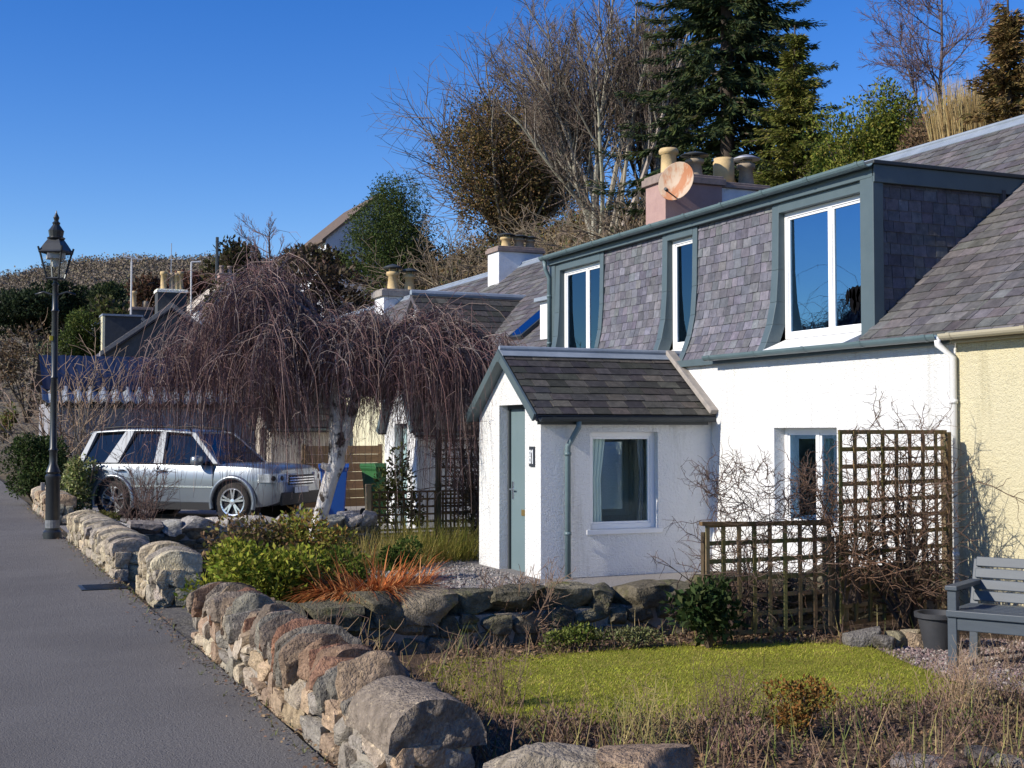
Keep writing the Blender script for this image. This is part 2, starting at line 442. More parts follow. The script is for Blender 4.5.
# loose pebbles
def pebbles(name, poly, n, z, cols, s0, s1, mat):
    mb = MB(); bb = [min(p[0] for p in poly), max(p[0] for p in poly), min(p[1] for p in poly), max(p[1] for p in poly)]; k = 0
    while k < n:
        x, y = rnd.uniform(bb[0], bb[1]), rnd.uniform(bb[2], bb[3])
        if not inside((x, y), poly): continue
        k += 1; s = rnd.uniform(s0, s1)
        mb.stone(Matrix.Translation((x, y, z+s*.2)) @ Euler((rnd.uniform(0, 6), rnd.uniform(0, 6), rnd.uniform(0, 6))).to_matrix().to_4x4(),
                 (s, s*rnd.uniform(.6, 1), s*.6), rnd, k=.6, rough=.1, c=jit(rnd.choice(cols), rnd, .3), cuts=1, n=1)
    return tag(mb.build(name, mat), kind='stuff')
pebbles('pebbles', grav_poly, 5000, -.203, [(.36, .27, .26), (.27, .2, .2), (.42, .38, .36), (.2, .16, .16)], .014, .03, M['stone'])
yard = [(4.9, 10.6), (6.6, 10.6), (6.6, 18.8), (4.9, 18.8)]
pebbles('gravel_chips', yard, 4000, -.2, [(.34, .32, .31), (.25, .23, .23), (.42, .4, .38)], .018, .035, M['stone'])
# ------------------------------------------------------------------ dry stone garden walls
WARM = [(.48, .37, .25), (.42, .31, .22), (.40, .36, .29), (.52, .45, .33), (.38, .28, .20), (.33, .30, .26), (.47, .40, .32)]
RED = [(.27, .155, .105), (.30, .20, .14), (.25, .205, .165), (.32, .245, .175), (.22, .20, .17), (.29, .25, .20), (.26, .14, .095), (.23, .21, .175), (.30, .22, .16)]
BUFF = [(.50, .43, .31), (.44, .38, .28), (.41, .36, .29), (.53, .46, .34), (.36, .32, .27)]
DARK = [(.15, .14, .105), (.19, .17, .13), (.13, .12, .095), (.22, .195, .15)]
PALE = [(.48, .46, .44), (.40, .385, .37), (.55, .53, .50), (.34, .32, .31)]
def stone_wall(name, label, p0, p1, thick, zb, zt, seed, body, cope, style, cope_h, mat_b, mat_c, group, rows=2, cope_w=None, endcope=None, sw=(.16, .36)):
    rnd = random.Random(seed)
    a, b = V((*p0, 0)), V((*p1, 0)); d = (b-a); L = d.length; d.normalize()
    rz = math.atan2(d.y, d.x)
    t = thing(name, label, 'wall', (p0[0], p0[1], zb), rz, group)
    H = zt-zb
    mb = MB(); mb.box((.03, -thick/2+.035, -.15), (L-.03, thick/2-.035, H-.01))
    mb.build('mortar_core', M['mortar'], t, local=True)
    mb = MB()
    # courses of stones on both faces
    for side in (-1, 1):
        x = 0
        zc = [0]
        for r in range(rows): zc.append(H*(r+1)/rows*rnd.uniform(.92, 1.06) if r < rows-1 else H)
        for r in range(rows):
            x = -.02
            while x < L-.04:
                wd = rnd.uniform(*sw)*(1.15 if r == 0 else .9)
                wd = min(wd, L-x+.01)
                h = zc[r+1]-zc[r]
                dz = rnd.uniform(-.025, .025) if 0 < r else 0
                c = jit(rnd.choice(body), rnd, .22, .02)
                Mx = Matrix.Translation((x+wd/2, side*(thick/2-.06), zc[r]+h/2+dz-(.03 if r == 0 else 0))) @ Euler((rnd.uniform(-.05, .05), rnd.uniform(-.09, .09), rnd.uniform(-.04, .04))).to_matrix().to_4x4()
                split = rnd.random() < .3 and h > .13
                if split:
                    for q in (0, 1):
                        M2 = Mx @ Matrix.Translation((0, 0, h*(.25 if q else -.25)))
                        mb.stone(M2, (wd*1.03, .15*rnd.uniform(.9, 1.15), h*.53), rnd, k=.14, rough=.12, c=jit(rnd.choice(body), rnd, .22, .02), cuts=7, n=7)
                else:
                    mb.stone(Mx, (wd*1.03, .15*rnd.uniform(.9, 1.2), (h+(.06 if r == 0 else 0))*1.04), rnd, k=.13, rough=.12, c=c, cuts=8, n=7)
                x += wd
    for xe in (0.03, L-.03):                           # ends
        for r in range(rows):
            y = -thick/2+.02; h = H/rows
            while y < thick/2-.06:
                wd = min(rnd.uniform(.12, .26), thick/2-y)
                mb.stone(Matrix.Translation((xe, y+wd/2, h*(r+.5))), (.14, wd*1.04, h*1.05), rnd, k=.2, rough=.09, c=jit(rnd.choice(body), rnd, .2), cuts=4, n=4)
                y += wd
    mb.build('stone_face', mat_b, t, smooth=True, local=True).modifiers.new('e', 'EDGE_SPLIT').split_angle = R(38)
    cw = cope_w or thick+.05
    x = 0
    if endcope:
        mb = MB(); el = endcope[0]
        prof = []
        n = 10
        hw, hh = cw*.52, endcope[1]; na, nl = 18, 20; vs, fs = [], []
        rw = lambda p, s: noise.noise_vector(p*6+V((7, 3, 1)))*.012*s+noise.noise_vector(p*22)*.007*s
        for i in range(nl+1):
            for j in range(na+1):
                a = PI*j/na; p = V((-.035+(el+.02)*i/nl, -math.cos(a)*hw, H-.02+max(.03, math.sin(a)**.8*hh)))
                if j in (0, na): p.z = H-.02
                vs.append(p+rw(p, 1))
        for i in range(nl):
            for j in range(na): fs.append((i*(na+1)+j, (i+1)*(na+1)+j, (i+1)*(na+1)+j+1, i*(na+1)+j+1))
        mb.add(vs, fs, endcope[2])
        for i, xo in ((0, -.035), (nl, el-.015)):                    # rough hewn end faces
            vs, fs = [], []; K = 8
            for q in range(K+1):
                for j in range(na+1):
                    e = vs_ = mb.v[i*(na+1)+j]; c_ = V((xo, 0, H-.02)); p = c_.lerp(e, q/K)
                    vs.append(p+V((noise.noise(p*16)*.022+noise.noise(p*45)*.012, 0, 0))*(1 if q < K else 0))
            for q in range(K):
                for j in range(na): fs.append((q*(na+1)+j, q*(na+1)+j+1, (q+1)*(na+1)+j+1, (q+1)*(na+1)+j))
            mb.add(vs, fs, tuple(x*.9 for x in endcope[2]))
        mb.build('coping_stone', mat_c, t, smooth=True, local=True)
        x = el+.01
    while x < L-.05:
        mb = MB()
        if style == 'edge':
            wd = rnd.uniform(.045, .14); hh = cope_h*rnd.uniform(.7, 1.25); lean = rnd.uniform(-.2, .5)
            if rnd.random() < .25: wd *= 1.5
        elif style == 'round':
            wd = rnd.uniform(.16, .26); hh = cope_h*rnd.uniform(.9, 1.1); lean = rnd.uniform(-.12, .12)
        else:
            wd = rnd.uniform(.26, .52); hh = cope_h*rnd.uniform(.8, 1.15); lean = rnd.uniform(-.06, .06)
        wd = min(wd, L-x+.06)
        c = jit(rnd.choice(cope), rnd, .22, .02)
        Mx = Matrix.Translation((x+wd/2, rnd.uniform(-.03, .03), H+hh/2-.05)) @ Euler((0, lean, rnd.uniform(-.08, .08))).to_matrix().to_4x4()
        # stone's own x runs across the wall
        Mx = Mx @ Euler((0, 0, PI/2)).to_matrix().to_4x4()
        if style == 'edge':
            mb.stone(Mx, (cw*rnd.uniform(.78, 1.1), wd*1.06, hh*1.12), rnd, k=.10, rough=.13, c=c, cuts=9, dome=rnd.uniform(.15, .7), n=12)
        elif style == 'round':
            mb.stone(Mx, (cw*rnd.uniform(.95, 1.05), wd*1.15, hh*1.1), rnd, k=.16, rough=.10, c=c, cuts=6, dome=.5, n=9)
        else:
            mb.stone(Mx, (cw*rnd.uniform(.9, 1.08), wd*1.08, hh*1.1), rnd, k=.22, rough=.12, c=c, cuts=8, dome=.22, n=10)
        mb.build('coping_stone', mat_c, t, smooth=True, local=True).modifiers.new('e', 'EDGE_SPLIT').split_angle = R(36)
        x += wd*.97
    return t
GW = 'low stone garden walls'
stone_wall('stone_wall', 'roadside stone wall with slanting red and grey coping slabs and big rounded end cope', (1.965, 5.33), (1.965, 10.15), .38, -.02, .255, 3, WARM, RED, 'edge', .23, M['stone'], M['stone'], GW,
           rows=2, endcope=(.60, .215, (.28, .235, .19)))
stone_wall('stone_wall', 'nearest stone wall end with bulky reddish coping, beyond the gateway from the long roadside wall', (1.99, 4.74), (2.50, 4.26), .40, -.1, .245, 8, WARM, RED, 'block', .20, M['stone'], M['stone'], GW)
stone_wall('stone_wall', 'short pale stone wall pier beside the entrance step', (2.05, 12.55), (2.05, 13.75), .42, -.03, .30, 14, BUFF, BUFF, 'round', .22, M['stone'], M['stone'], GW, rows=2, sw=(.14, .3))
stone_wall('stone_wall', 'buff roadside stone wall with rounded coping running up to the lamp post', (1.93, 14.8), (1.93, 20.6), .40, -.03, .28, 15, BUFF, BUFF, 'round', .20, M['stone'], M['stone'], GW, rows=2, sw=(.14, .3))
stone_wall('stone_wall', 'short pinkish stone wall by the clipped round bush, beyond the lamp post', (1.95, 24.6), (1.93, 28.7), .42, -.03, .30, 16, WARM, WARM, 'round', .22, M['stone'], M['stone'], GW, rows=2)
stone_wall('stone_wall', 'dark mossy stone wall with big rounded blocks between the lawn and the white porch', (2.14, 10.33), (9.1, 10.33), .42, -.22, .075, 21, DARK, DARK, 'block', .25, M['mossy'], M['mossy'], GW, rows=2)
stone_wall('stone_wall', 'lichen spotted grey stone wall in front of the silver car', (2.14, 19.1), (6.05, 19.1), .34, -.2, .17, 23, DARK, PALE, 'block', .24, M['mossy'], M['stone'], GW, rows=3)

# iron drain cover in the road and grit along the wall foot
p = at(102, 588, Z=0); mb = MB(); mb.box((p.x-.22, p.y-.22, .006), (p.x+.22, p.y+.22, .016))
dc = thing('drain_cover', 'dark square iron drain cover let into the road near the roadside walls', 'drain cover', (p.x, p.y, 0)); mb.build('plate', M['iron'], dc)
mb = MB()
for k in range(5): mb.box((p.x-.18, p.y-.17+k*.08, .0162), (p.x+.18, p.y-.14+k*.08, .022))
mb.build('ribs', M['iron'], dc)
mb = MB(); rg = random.Random(66)
for i in range(2600):
    y = rg.uniform(4.2, 30); x = 1.76-abs(rg.gauss(0, .09))
    if rg.random() < .45:
        s_ = rg.uniform(.005, .015); mb.stone(Matrix.Translation((x, y, s_*.3)), (s_, s_*.8, s_*.7), rg, k=.5, rough=.1, c=jit(rg.choice([(.20, .165, .13), (.13, .11, .09), (.26, .22, .17)]), rg, .3), cuts=1, n=1)
    elif rg.random() < .8:
        d = rv(rg); d.z = abs(d.z)*.3; mb.leaf(V((x, y, .012+.01*rg.random())), d, rg.uniform(.015, .05), rg.uniform(.008, .025), jit(rg.choice([(.2, .12, .07), (.13, .08, .05), (.26, .18, .1)]), rg, .3), nrm=UP+rv(rg)*.6)
    else:
        for q in range(3): mb.blade(V((x, y, 0)), UP+rv(rg)*.6, rg.uniform(.02, .07), .005, .5, jit((.12, .14, .03), rg, .3), seg=2)
tag(mb.build('roadside_litter', M['twig']), kind='stuff')
# entrance step and loose stones
mb = MB(); rnd = random.Random(5)
mb.stone(Matrix.Translation((2.12, 11.25, -.09)), (.95, 2.0, .16), rnd, k=.06, rough=.03, c=(.17, .16, .145), cuts=0, n=9)
tag(mb.build('entrance_step', M['stone'], smooth=True, loc=(2.12, 11.25, -.17)), 'worn grey stone slab at the gateway between two roadside walls', 'step')
ROCKS = [(862, 641, .30, (.2, .19, .18)), (884, 644, .22, (.16, .15, .14)), (897, 642, .24, (.24, .22, .15)), (910, 640, .24, (.42, .36, .26)), (918, 643, .2, (.36, .28, .2)), (925, 642, .15, (.2, .17, .15))]
for i, (px, py, s, c) in enumerate(ROCKS):
    p = at(px, py+4, Z=-.2); mb = MB()
    mb.stone(Matrix.Translation((p.x, p.y, -.2+s*.2)) @ Euler((rnd.uniform(-.3, .3), rnd.uniform(-.3, .3), rnd.uniform(0, 3))).to_matrix().to_4x4(), (s, s*.75, s*.6), rnd, k=.35, rough=.12, c=c, cuts=5, n=6)
    tag(mb.build('edging_rock', M['stone'], smooth=True, loc=(p.x, p.y, -.2)), ['long flat dark grey edging rock at the lawn corner', 'small dark brown edging rock beside the long flat one', 'olive tinted edging rock in the middle of the row', 'palest buff edging rock of the row before the trellis', 'pinkish buff edging rock next to the palest one', 'smallest edging rock, touching the planter'][i], 'rock', 'rocks along the lawn edge')
for i, (px, py, s, c) in enumerate([(985, 757, .2, (.12, .11, .11)), (918, 766, .26, (.26, .23, .22)), (948, 768, .22, (.22, .15, .12)), (1010, 764, .17, (.24, .22, .2))]):
    p = at(px, py, Z=-.2); mb = MB()
    mb.stone(Matrix.Translation((p.x, p.y, -.19)) @ Euler((0, 0, rnd.uniform(0, 3))).to_matrix().to_4x4(), (s, s*.7, s*.35), rnd, k=.45, rough=.08, c=c, cuts=2, n=6)
    tag(mb.build('flat_stone', M['stone'], smooth=True, loc=(p.x, p.y, -.2)), ['dark rounded flat stone behind the row at the bed edge', 'pale flat stone at the front edge of the flower bed', 'reddish flat stone at the front edge of the flower bed', 'small pale stone at the lower right corner of the bed'][i], 'rock', 'flat stones at the bed edge')
# ------------------------------------------------------------------ building helpers
def slates(mb, pos, W, H, sw, sh, th, rnd, cols, clip=None, ja=.2):
    i = 0; v = 0
    while v < H-.01:
        v1 = min(v+sh*1.2, H); u = -rnd.uniform(0, sw) if i % 2 else -rnd.uniform(.3, .6)*sw
        while u < W:
            ww = sw*rnd.uniform(.78, 1.2); u0, u1 = max(0, u+.0035), min(W, u+ww-.0035); u += ww
            if u1-u0 < .02: continue
            if clip and not clip((u0+u1)/2, v+sh*.5): continue
            dv = rnd.uniform(-.006, .006); k = rnd.uniform(.85, 1.3); sk = rnd.uniform(-.003, .003)
            pts = []
            for (a, b) in ((u0, v+dv+sk), (u1, v+dv-sk), (u1, v1), (u0, v1)):
                p, n = pos(a, max(0, min(H, b))); pts.append((p, n))
            lo, hi = th*1.5*k, th*.35
            hs = (lo, lo*rnd.uniform(.85, 1.15), hi, hi)
            top = [p+n*h for (p, n), h in zip(pts, hs)]
            bot = [p+n*(h-th) for (p, n), h in zip(pts, hs)]
            mb.add(bot+top, [(4, 5, 6, 7), (0, 1, 5, 4), (1, 2, 6, 5), (3, 0, 4, 7)], jit(rnd.choice(cols), rnd, ja, .05))
        v += sh; i += 1
def plane(O, U, Vv):
    O, U, Vv = V(O), V(U).normalized(), V(Vv).normalized(); n = U.cross(Vv)
    return lambda u, v: (O+U*u+Vv*v, n)
def nplane(O, U, Vv, n):
    O, U, Vv, n = V(O), V(U).normalized(), V(Vv).normalized(), V(n).normalized()
    return lambda u, v: (O+U*u+Vv*v, n)
def wall_holes(mb, O, U, N, thick, W, H, holes):      # O lower left corner of the outer face, N outward
    O, U, N = V(O), V(U), V(N)
    us = sorted({0, W, *[h[0] for h in holes], *[h[1] for h in holes]})
    vz = sorted({0, H, *[h[2] for h in holes], *[h[3] for h in holes]})
    for i in range(len(us)-1):
        for j in range(len(vz)-1):
            cu, cv = (us[i]+us[i+1])/2, (vz[j]+vz[j+1])/2
            if any(h[0] < cu < h[1] and h[2] < cv < h[3] for h in holes): continue
            mb.obox(O+U*us[i]+UP*vz[j]-N*thick, U*(us[i+1]-us[i]), UP*(vz[j+1]-vz[j]), N*thick)
def window(parent, O, U, N, w, h, fw=.055, mull=(), pane=None, sill=None, depth=.07, frame=None, sash=True, name='window'):
    O, U, N = V(O), V(U), V(N); mb = MB(); E = []
    def bx(u0, u1, v0, v1, d0, d1, m=mb): m.obox(O+U*u0+UP*v0-N*d1, U*(u1-u0), UP*(v1-v0), N*(d1-d0))
    bx(0, fw, 0, h, 0, depth); bx(w-fw, w, 0, h, 0, depth); bx(fw, w-fw, 0, fw, 0, depth); bx(fw, w-fw, h-fw, h, 0, depth)
    edges = [fw]+[x for m_ in mull for x in (m_-fw/2, m_+fw/2)]+[w-fw]
    for m_ in mull: bx(m_-fw/2, m_+fw/2, fw, h-fw, 0, depth)
    f = mb
    pn = MB()
    for i in range(0, len(edges), 2):
        a, b = edges[i], edges[i+1]
        s = .03 if sash else 0
        if sash:
            bx(a, a+s, fw, h-fw, .014, depth-.01); bx(b-s, b, fw, h-fw, .014, depth-.01)
            bx(a+s, b-s, fw, fw+s, .014, depth-.01); bx(a+s, b-s, h-fw-s, h-fw, .014, depth-.01)
        bx(a+s, b-s, fw+s, h-fw-s, .03, .036, pn)
    fo = f.build(name, frame or M['pvc'], parent, bevel=.004)
    pn.build('pane', pane or M['glass_blue'], fo)
    if sill:
        mb = MB(); bx(-.05, w+.05, -.06, -.002, -sill, depth, mb); mb.build('sill', M['smooth_white'], fo, bevel=.006)
    return fo
def gutter(parent, a, b, r, mat, br=.9, name='gutter'):
    a, b = V(a), V(b); mb = MB(); d = b-a; L = d.length; d.normalize(); s = d.cross(UP).normalized()
    n = 9; vs, fs = [], []
    for q in (a, b):
        for j in range(n):
            an = PI+PI*j/(n-1); vs.append(q+s*math.cos(an)*r+UP*math.sin(an)*r)
        for j in range(n):
            an = 2*PI-PI*j/(n-1); vs.append(q+s*math.cos(an)*r*.88+UP*math.sin(an)*r*.88)
    m_ = 2*n
    for j in range(m_): fs.append((j, (j+1) % m_, m_+(j+1) % m_, m_+j))
    fs.append(list(range(m_))[::-1]); fs.append(list(range(m_, 2*m_)))
    mb.add(vs, fs)
    k = max(1, int(L/br))
    for i in range(k+1):                                   # joints
        c = a+d*(L*(i+.15)/(k+.3))
        vs, fs = [], []
        for q in (c-d*.025, c+d*.025):
            for j in range(n):
                an = PI+PI*j/(n-1); vs.append(q+s*math.cos(an)*r*1.12+UP*(math.sin(an)*r*1.12+.004))
        for j in range(n-1): fs.append((j, j+1, n+j+1, n+j))
        mb.add(vs, fs)
    return mb.build(name, mat, parent, smooth=False)
def pipe(parent, pts, r, mat, name='downpipe', clips=()):
    mb = MB(); mb.tube(pts, r, 10, cap=True)
    for c in clips: mb.lathe([(r*1.25, -.02), (r*1.25, .02)], c, 10)
    return mb.build(name, mat, parent, smooth=True)
def chimney_pot(mb, p, h, r, kind):
    if kind == 'tall': mb.lathe([(r*1.15, -.02), (r*1.1, .05), (r*.92, .08), (r*.85, h*.8), (r*1.12, h*.83), (r*1.12, h*.93), (r, h), (r*.75, h), (r*.7, h*.8)], p, 14)
    elif kind == 'squat': mb.lathe([(r*1.1, -.02), (r*1.1, h*.85), (r*1.0, h*.9), (r*1.05, h), (r*.75, h), (r*.7, h*.7)], p, 14)
    else:
        mb.lathe([(r*1.2, -.02), (r, .06), (r*.8, h*.55), (r*1.15, h*.58), (r*1.15, h*.7), (r*.75, h*.72), (r*.75, h*.8)], p, 14)
        for a in range(4):
            q = V(p)+V((math.cos(a*PI/2+.5), math.sin(a*PI/2+.5), 0))*r*.8
            mb.tube([q+UP*h*.6, q+UP*h*.9], .012, 4)
def cowl(mb, p, h, r): mb.lathe([(r*1.75, h*.84), (r*1.7, h*.87), (r*.9, h*.95), (.01, h)], p, 14)
def chimney(parent, x0, x1, y0, y1, z0, z1, mat, pots, cope=None, ch=.13, ov=.05):
    mb = MB(); mb.box((x0, y0, z0), (x1, y1, z1-ch)); b = mb.build('chimney', mat, parent, bevel=.012)
    mb = MB(); mb.box((x0-ov, y0-ov, z1-ch), (x1+ov, y1+ov, z1-.03)); mb.prism([(x0-ov*.4, y0-ov*.4, z1-.03), (x1+ov*.4, y0-ov*.4, z1-.03), (x1+ov*.4, y1+ov*.4, z1-.03), (x0-ov*.4, y1+ov*.4, z1-.03)], (0, 0, .05))
    mb.build('cope', cope or M['stone_cope'], b, bevel=.012)
    for px_, h, r, kind, mt in pots:
        p = (px_, (y0+y1)/2, z1); mb = MB(); chimney_pot(mb, p, h, r, kind); mb.build('chimney_pot', M[mt], b, smooth=True)
        if kind == 'cowl':
            mb = MB(); cowl(mb, p, h, r); mb.build('cowl', M['steel'] if px_ > 13.9 else M['dark_trim'], b, smooth=True)
    return b
PURPLE = [(0.1197, 0.1185, 0.1412), (0.1311, 0.1308, 0.1536), (0.1085, 0.1078, 0.129), (0.1516, 0.1524, 0.1744), (0.1241, 0.1245, 0.1427), (0.1133, 0.1122, 0.1366), (0.1397, 0.1409, 0.1571)]
GREYS = [(0.0992, 0.094, 0.0992), (0.1134, 0.1072, 0.1109), (0.0845, 0.0804, 0.0845), (0.1313, 0.1246, 0.1251), (0.1058, 0.1022, 0.0991)]
DARKS = [(.055, .052, .05), (.066, .062, .058), (.043, .041, .043), (.082, .076, .066), (.05, .05, .042)]
TH = math.atan2(3.24, 4.0); SLV = V((math.cos(TH), 0, math.sin(TH))); SLN = V((-math.sin(TH), 0, math.cos(TH)))
EX, EZ, RX, RZ = 9.05, 2.50, 13.05, 5.74
def roof_body(parent, y0, y1, mat=None):
    mb = MB(); mb.prism([(9.19, y0, EZ+.093), (RX, y0, RZ-.02), (2*RX-EX, y0, EZ-.02), (2*RX-EX, y0, EZ-.16), (RX, y0, RZ-.19), (9.19, y0, EZ-.06)], (0, y1-y0, 0))
    return mb.build('roof', mat or M['far_slate'], parent)
def ridge(parent, y0, y1, mat=None):
    mb = MB()
    for s in (-1, 1):
        n = V((s*math.sin(TH), 0, math.cos(TH))); dn = V((s*math.cos(TH), 0, -math.sin(TH)))
        mb.obox(V((RX, y0, RZ))+n*.012, V((0, y1-y0, 0)), dn*.19, n*.012)
    mb.tube([(RX, y0, RZ+.03), (RX, y1, RZ+.03)], .035, 8, cap=True)
    return mb.build('ridge', mat or M['lead'], parent)
rnd = random.Random(31)

# ------------------------------------------------------------------ the white house
Y0, Y1 = 10.02, 20.9
house = thing('house', 'white roughcast house with slate hung dormer, grey blue trim and gabled front porch', 'house', (9.17, Y0, -.25), 0, 'houses of the terrace')
mb = MB()
wall_holes(mb, (9.17, Y0, -.35), (0, 1, 0), (-1, 0, 0), .45, Y1-Y0, 2.85, [(1.88, 3.08, .83, 2.0)])
mb.build('wall', M['white'], house)
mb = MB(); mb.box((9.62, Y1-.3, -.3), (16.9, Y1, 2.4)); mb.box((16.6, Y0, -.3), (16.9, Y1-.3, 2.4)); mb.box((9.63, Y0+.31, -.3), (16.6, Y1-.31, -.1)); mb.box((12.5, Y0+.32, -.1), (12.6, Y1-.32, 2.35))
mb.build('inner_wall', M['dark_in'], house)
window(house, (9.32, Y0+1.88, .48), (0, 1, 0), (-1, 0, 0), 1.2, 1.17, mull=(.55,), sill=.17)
mb = MB(); mb.box((9.45, Y0+2.75, .55), (9.47, Y0+3.0, 1.6)); mb.build('curtain', M['room'], house)
rf = roof_body(house, Y0, 11.51)
mb = MB(); XA = 9.62; ZA = EZ+(XA-EX)*.81; mb.prism([(XA, 11.511, ZA-.02), (RX, 11.511, RZ-.02), (2*RX-EX, 11.511, EZ-.02), (2*RX-EX, 11.511, EZ-.16), (RX, 11.511, RZ-.19), (XA, 11.511, ZA-.19)], (0, Y1-11.511, 0)); mb.build('roof', M['far_slate'], house)
mb = MB()
ps = nplane((EX, 8.2, EZ), (0, 1, 0), SLV, SLN)
slates(mb, nplane((EX, Y0, EZ), (0, 1, 0), SLV, SLN), 11.5-Y0, 5.12, .24, .165, .011, rnd, GREYS)
slates(mb, nplane(V((EX, 11.5, EZ))+SLV*3.05, (0, 1, 0), SLV, SLN), Y1-11.5, 2.07, .24, .165, .011, rnd, GREYS)
mb.build('slates', M['slate'], rf)
ridge(house, Y0, Y1)
# eaves
gutter(house, (8.985, Y0+.03, 2.565), (8.985, 14.33, 2.575), .066, M['gutter'])
mb = MB(); mb.box((9.09, Y0+.01, 2.475), (9.168, 19.95, 2.562)); mb.build('fascia', M['trim'], house)
pipe(house, [(8.99, Y0+.05, 2.54), (8.99, Y0+.05, 2.47), (9.115, Y0-.02, 2.34), (9.115, Y0-.02, -.2)], .036, M['smooth_white'], clips=[(9.115, Y0-.02, 1.9), (9.115, Y0-.02, .4)])

# dormer ------------------------------------------------------------
CZ = [(2.555, 9.19), (2.70, 9.26), (2.92, 9.345), (3.2, 9.405), (3.6, 9.435), (4.42, 9.45)]
def cx(z):
    for (a, x0), (b, x1) in zip(CZ, CZ[1:]):
        if z <= b: return x0+(x1-x0)*(max(z, a)-a)/(b-a)
    return CZ[-1][1]
cum = [0]
for (a, x0), (b, x1) in zip(CZ, CZ[1:]): cum.append(cum[-1]+math.hypot(b-a, x1-x0))
def dpos(ys):
    def f(u, v):
        for i in range(len(CZ)-1):
            if v <= cum[i+1] or i == len(CZ)-2:
                t = (v-cum[i])/(cum[i+1]-cum[i]); z = CZ[i][0]+t*(CZ[i+1][0]-CZ[i][0]); x = CZ[i][1]+t*(CZ[i+1][1]-CZ[i][1])
                n = V((-(CZ[i+1][0]-CZ[i][0]), 0, CZ[i+1][1]-CZ[i][1])).normalized()
                return V((x, ys+u, z)), n
    return f
DY0, DY1 = 11.5, 19.95
mb = MB()
back = [(x, 0, z) for z, x in CZ]
def strip(mb, y0, y1, out, inn, zlo=2.555, zhi=4.42):
    zs = [zlo]+[z for z, x in CZ if zlo < z < zhi]+[zhi]
    poly = [(cx(z)-out, y0, z) for z in zs]+[(cx(z)+inn, y0, z) for z in reversed(zs)]
    n = len(zs)
    for i in range(n-1):
        a, b, c_, d = poly[i], poly[i+1], poly[2*n-2-i], poly[2*n-1-i]
        mb.prism([a, b, c_, d], (0, y1-y0, 0))
WIN = [(11.74, 13.32, 2.74, 4.30, (.68,)), (15.34, 16.02, 2.78, 4.32, ()), (18.1, 19.55, 2.78, 4.30, (.62,))]
PAN = [(13.46, 15.22), (16.16, 17.98)]
dm = thing('dormer', None, None); dm.parent = house
for a, b in PAN:
    mb = MB(); strip(mb, a, b, -.004, .12); pb = mb.build('slate_backing', M['dark_in'], dm)
    mb = MB(); slates(mb, dpos(a), b-a, cum[-1], .165, .122, .009, rnd, PURPLE); mb.build('slates', M['slate'], dm)
TR = [(13.32, 13.46), (15.22, 15.34), (16.02, 16.16), (17.98, 18.1), (19.55, 19.72)]
for a, b in TR: mb = MB(); strip(mb, a, b, .035, .16); mb.build('trim_board', M['trim'], dm, bevel=.006)
mb = MB()
mb.box((9.36, DY0-.03, 2.60), (9.50, 11.70, 4.42)); mb.box((9.50, 11.60, 2.62), (9.6, 11.74, 4.42))    # corner post
mb.build('corner_post', M['trim'], dm, bevel=.006); mb = MB()
mb.box((9.40, 19.72, 2.56), (9.6, DY1, 4.42))
mb.build('corner_post', M['trim'], dm, bevel=.006)
for a, b, z0, z1, mu in WIN:
    mb = MB(); mb.box((9.41, a, z1), (9.6, b, 4.42)); mb.build('head_board', M['trim'], dm, bevel=.006)
    mb = MB(); mb.box((9.5, a, z0-.14), (9.6, b, z0-.02)); mb.build('sill_board', M['trim'], dm)
for i, (a, b, z0, z1, mu) in enumerate(WIN):
    wn = window(house, (9.5, a, z0), (0, 1, 0), (-1, 0, 0), b-a, z1-z0, fw=.06, mull=mu, pane=M['glass_blue' if i == 0 else 'glass_dark'], name='dormer_window')
    mb = MB(); mb.prism([(9.50, a+.004, z0-.005), (9.10, a+.004, 2.575), (9.10, a+.004, 2.53), (9.50, a+.004, z0-.07)], (0, b-a-.008, 0)); mb.build('sill', M['smooth_white'], wn)
    mb = MB()                                              # room behind
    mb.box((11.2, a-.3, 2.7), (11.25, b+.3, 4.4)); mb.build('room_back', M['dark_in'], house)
mb = MB(); mb.box((9.66, 18.75, 2.8), (9.69, 18.98, 4.25)); mb.box((9.66, 19.32, 2.8), (9.69, 19.5, 4.25)); mb.build('curtain', M['grey_render'], house)
M['matt_black'] = pm('matt_black_reflection', (.006, .006, .007), rough=1, spec=0)
# dark reflection on the right pane of the big window, modelled as black shapes
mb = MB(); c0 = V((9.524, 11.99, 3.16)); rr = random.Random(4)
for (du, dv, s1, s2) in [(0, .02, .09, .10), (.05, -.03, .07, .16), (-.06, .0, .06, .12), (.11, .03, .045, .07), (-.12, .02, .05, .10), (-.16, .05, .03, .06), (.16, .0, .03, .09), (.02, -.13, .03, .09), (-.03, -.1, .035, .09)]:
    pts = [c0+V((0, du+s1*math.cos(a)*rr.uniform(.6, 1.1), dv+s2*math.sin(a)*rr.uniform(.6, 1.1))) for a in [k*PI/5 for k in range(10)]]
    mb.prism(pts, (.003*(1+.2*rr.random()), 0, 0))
mb.build('pane_reflection', M['matt_black'], house)
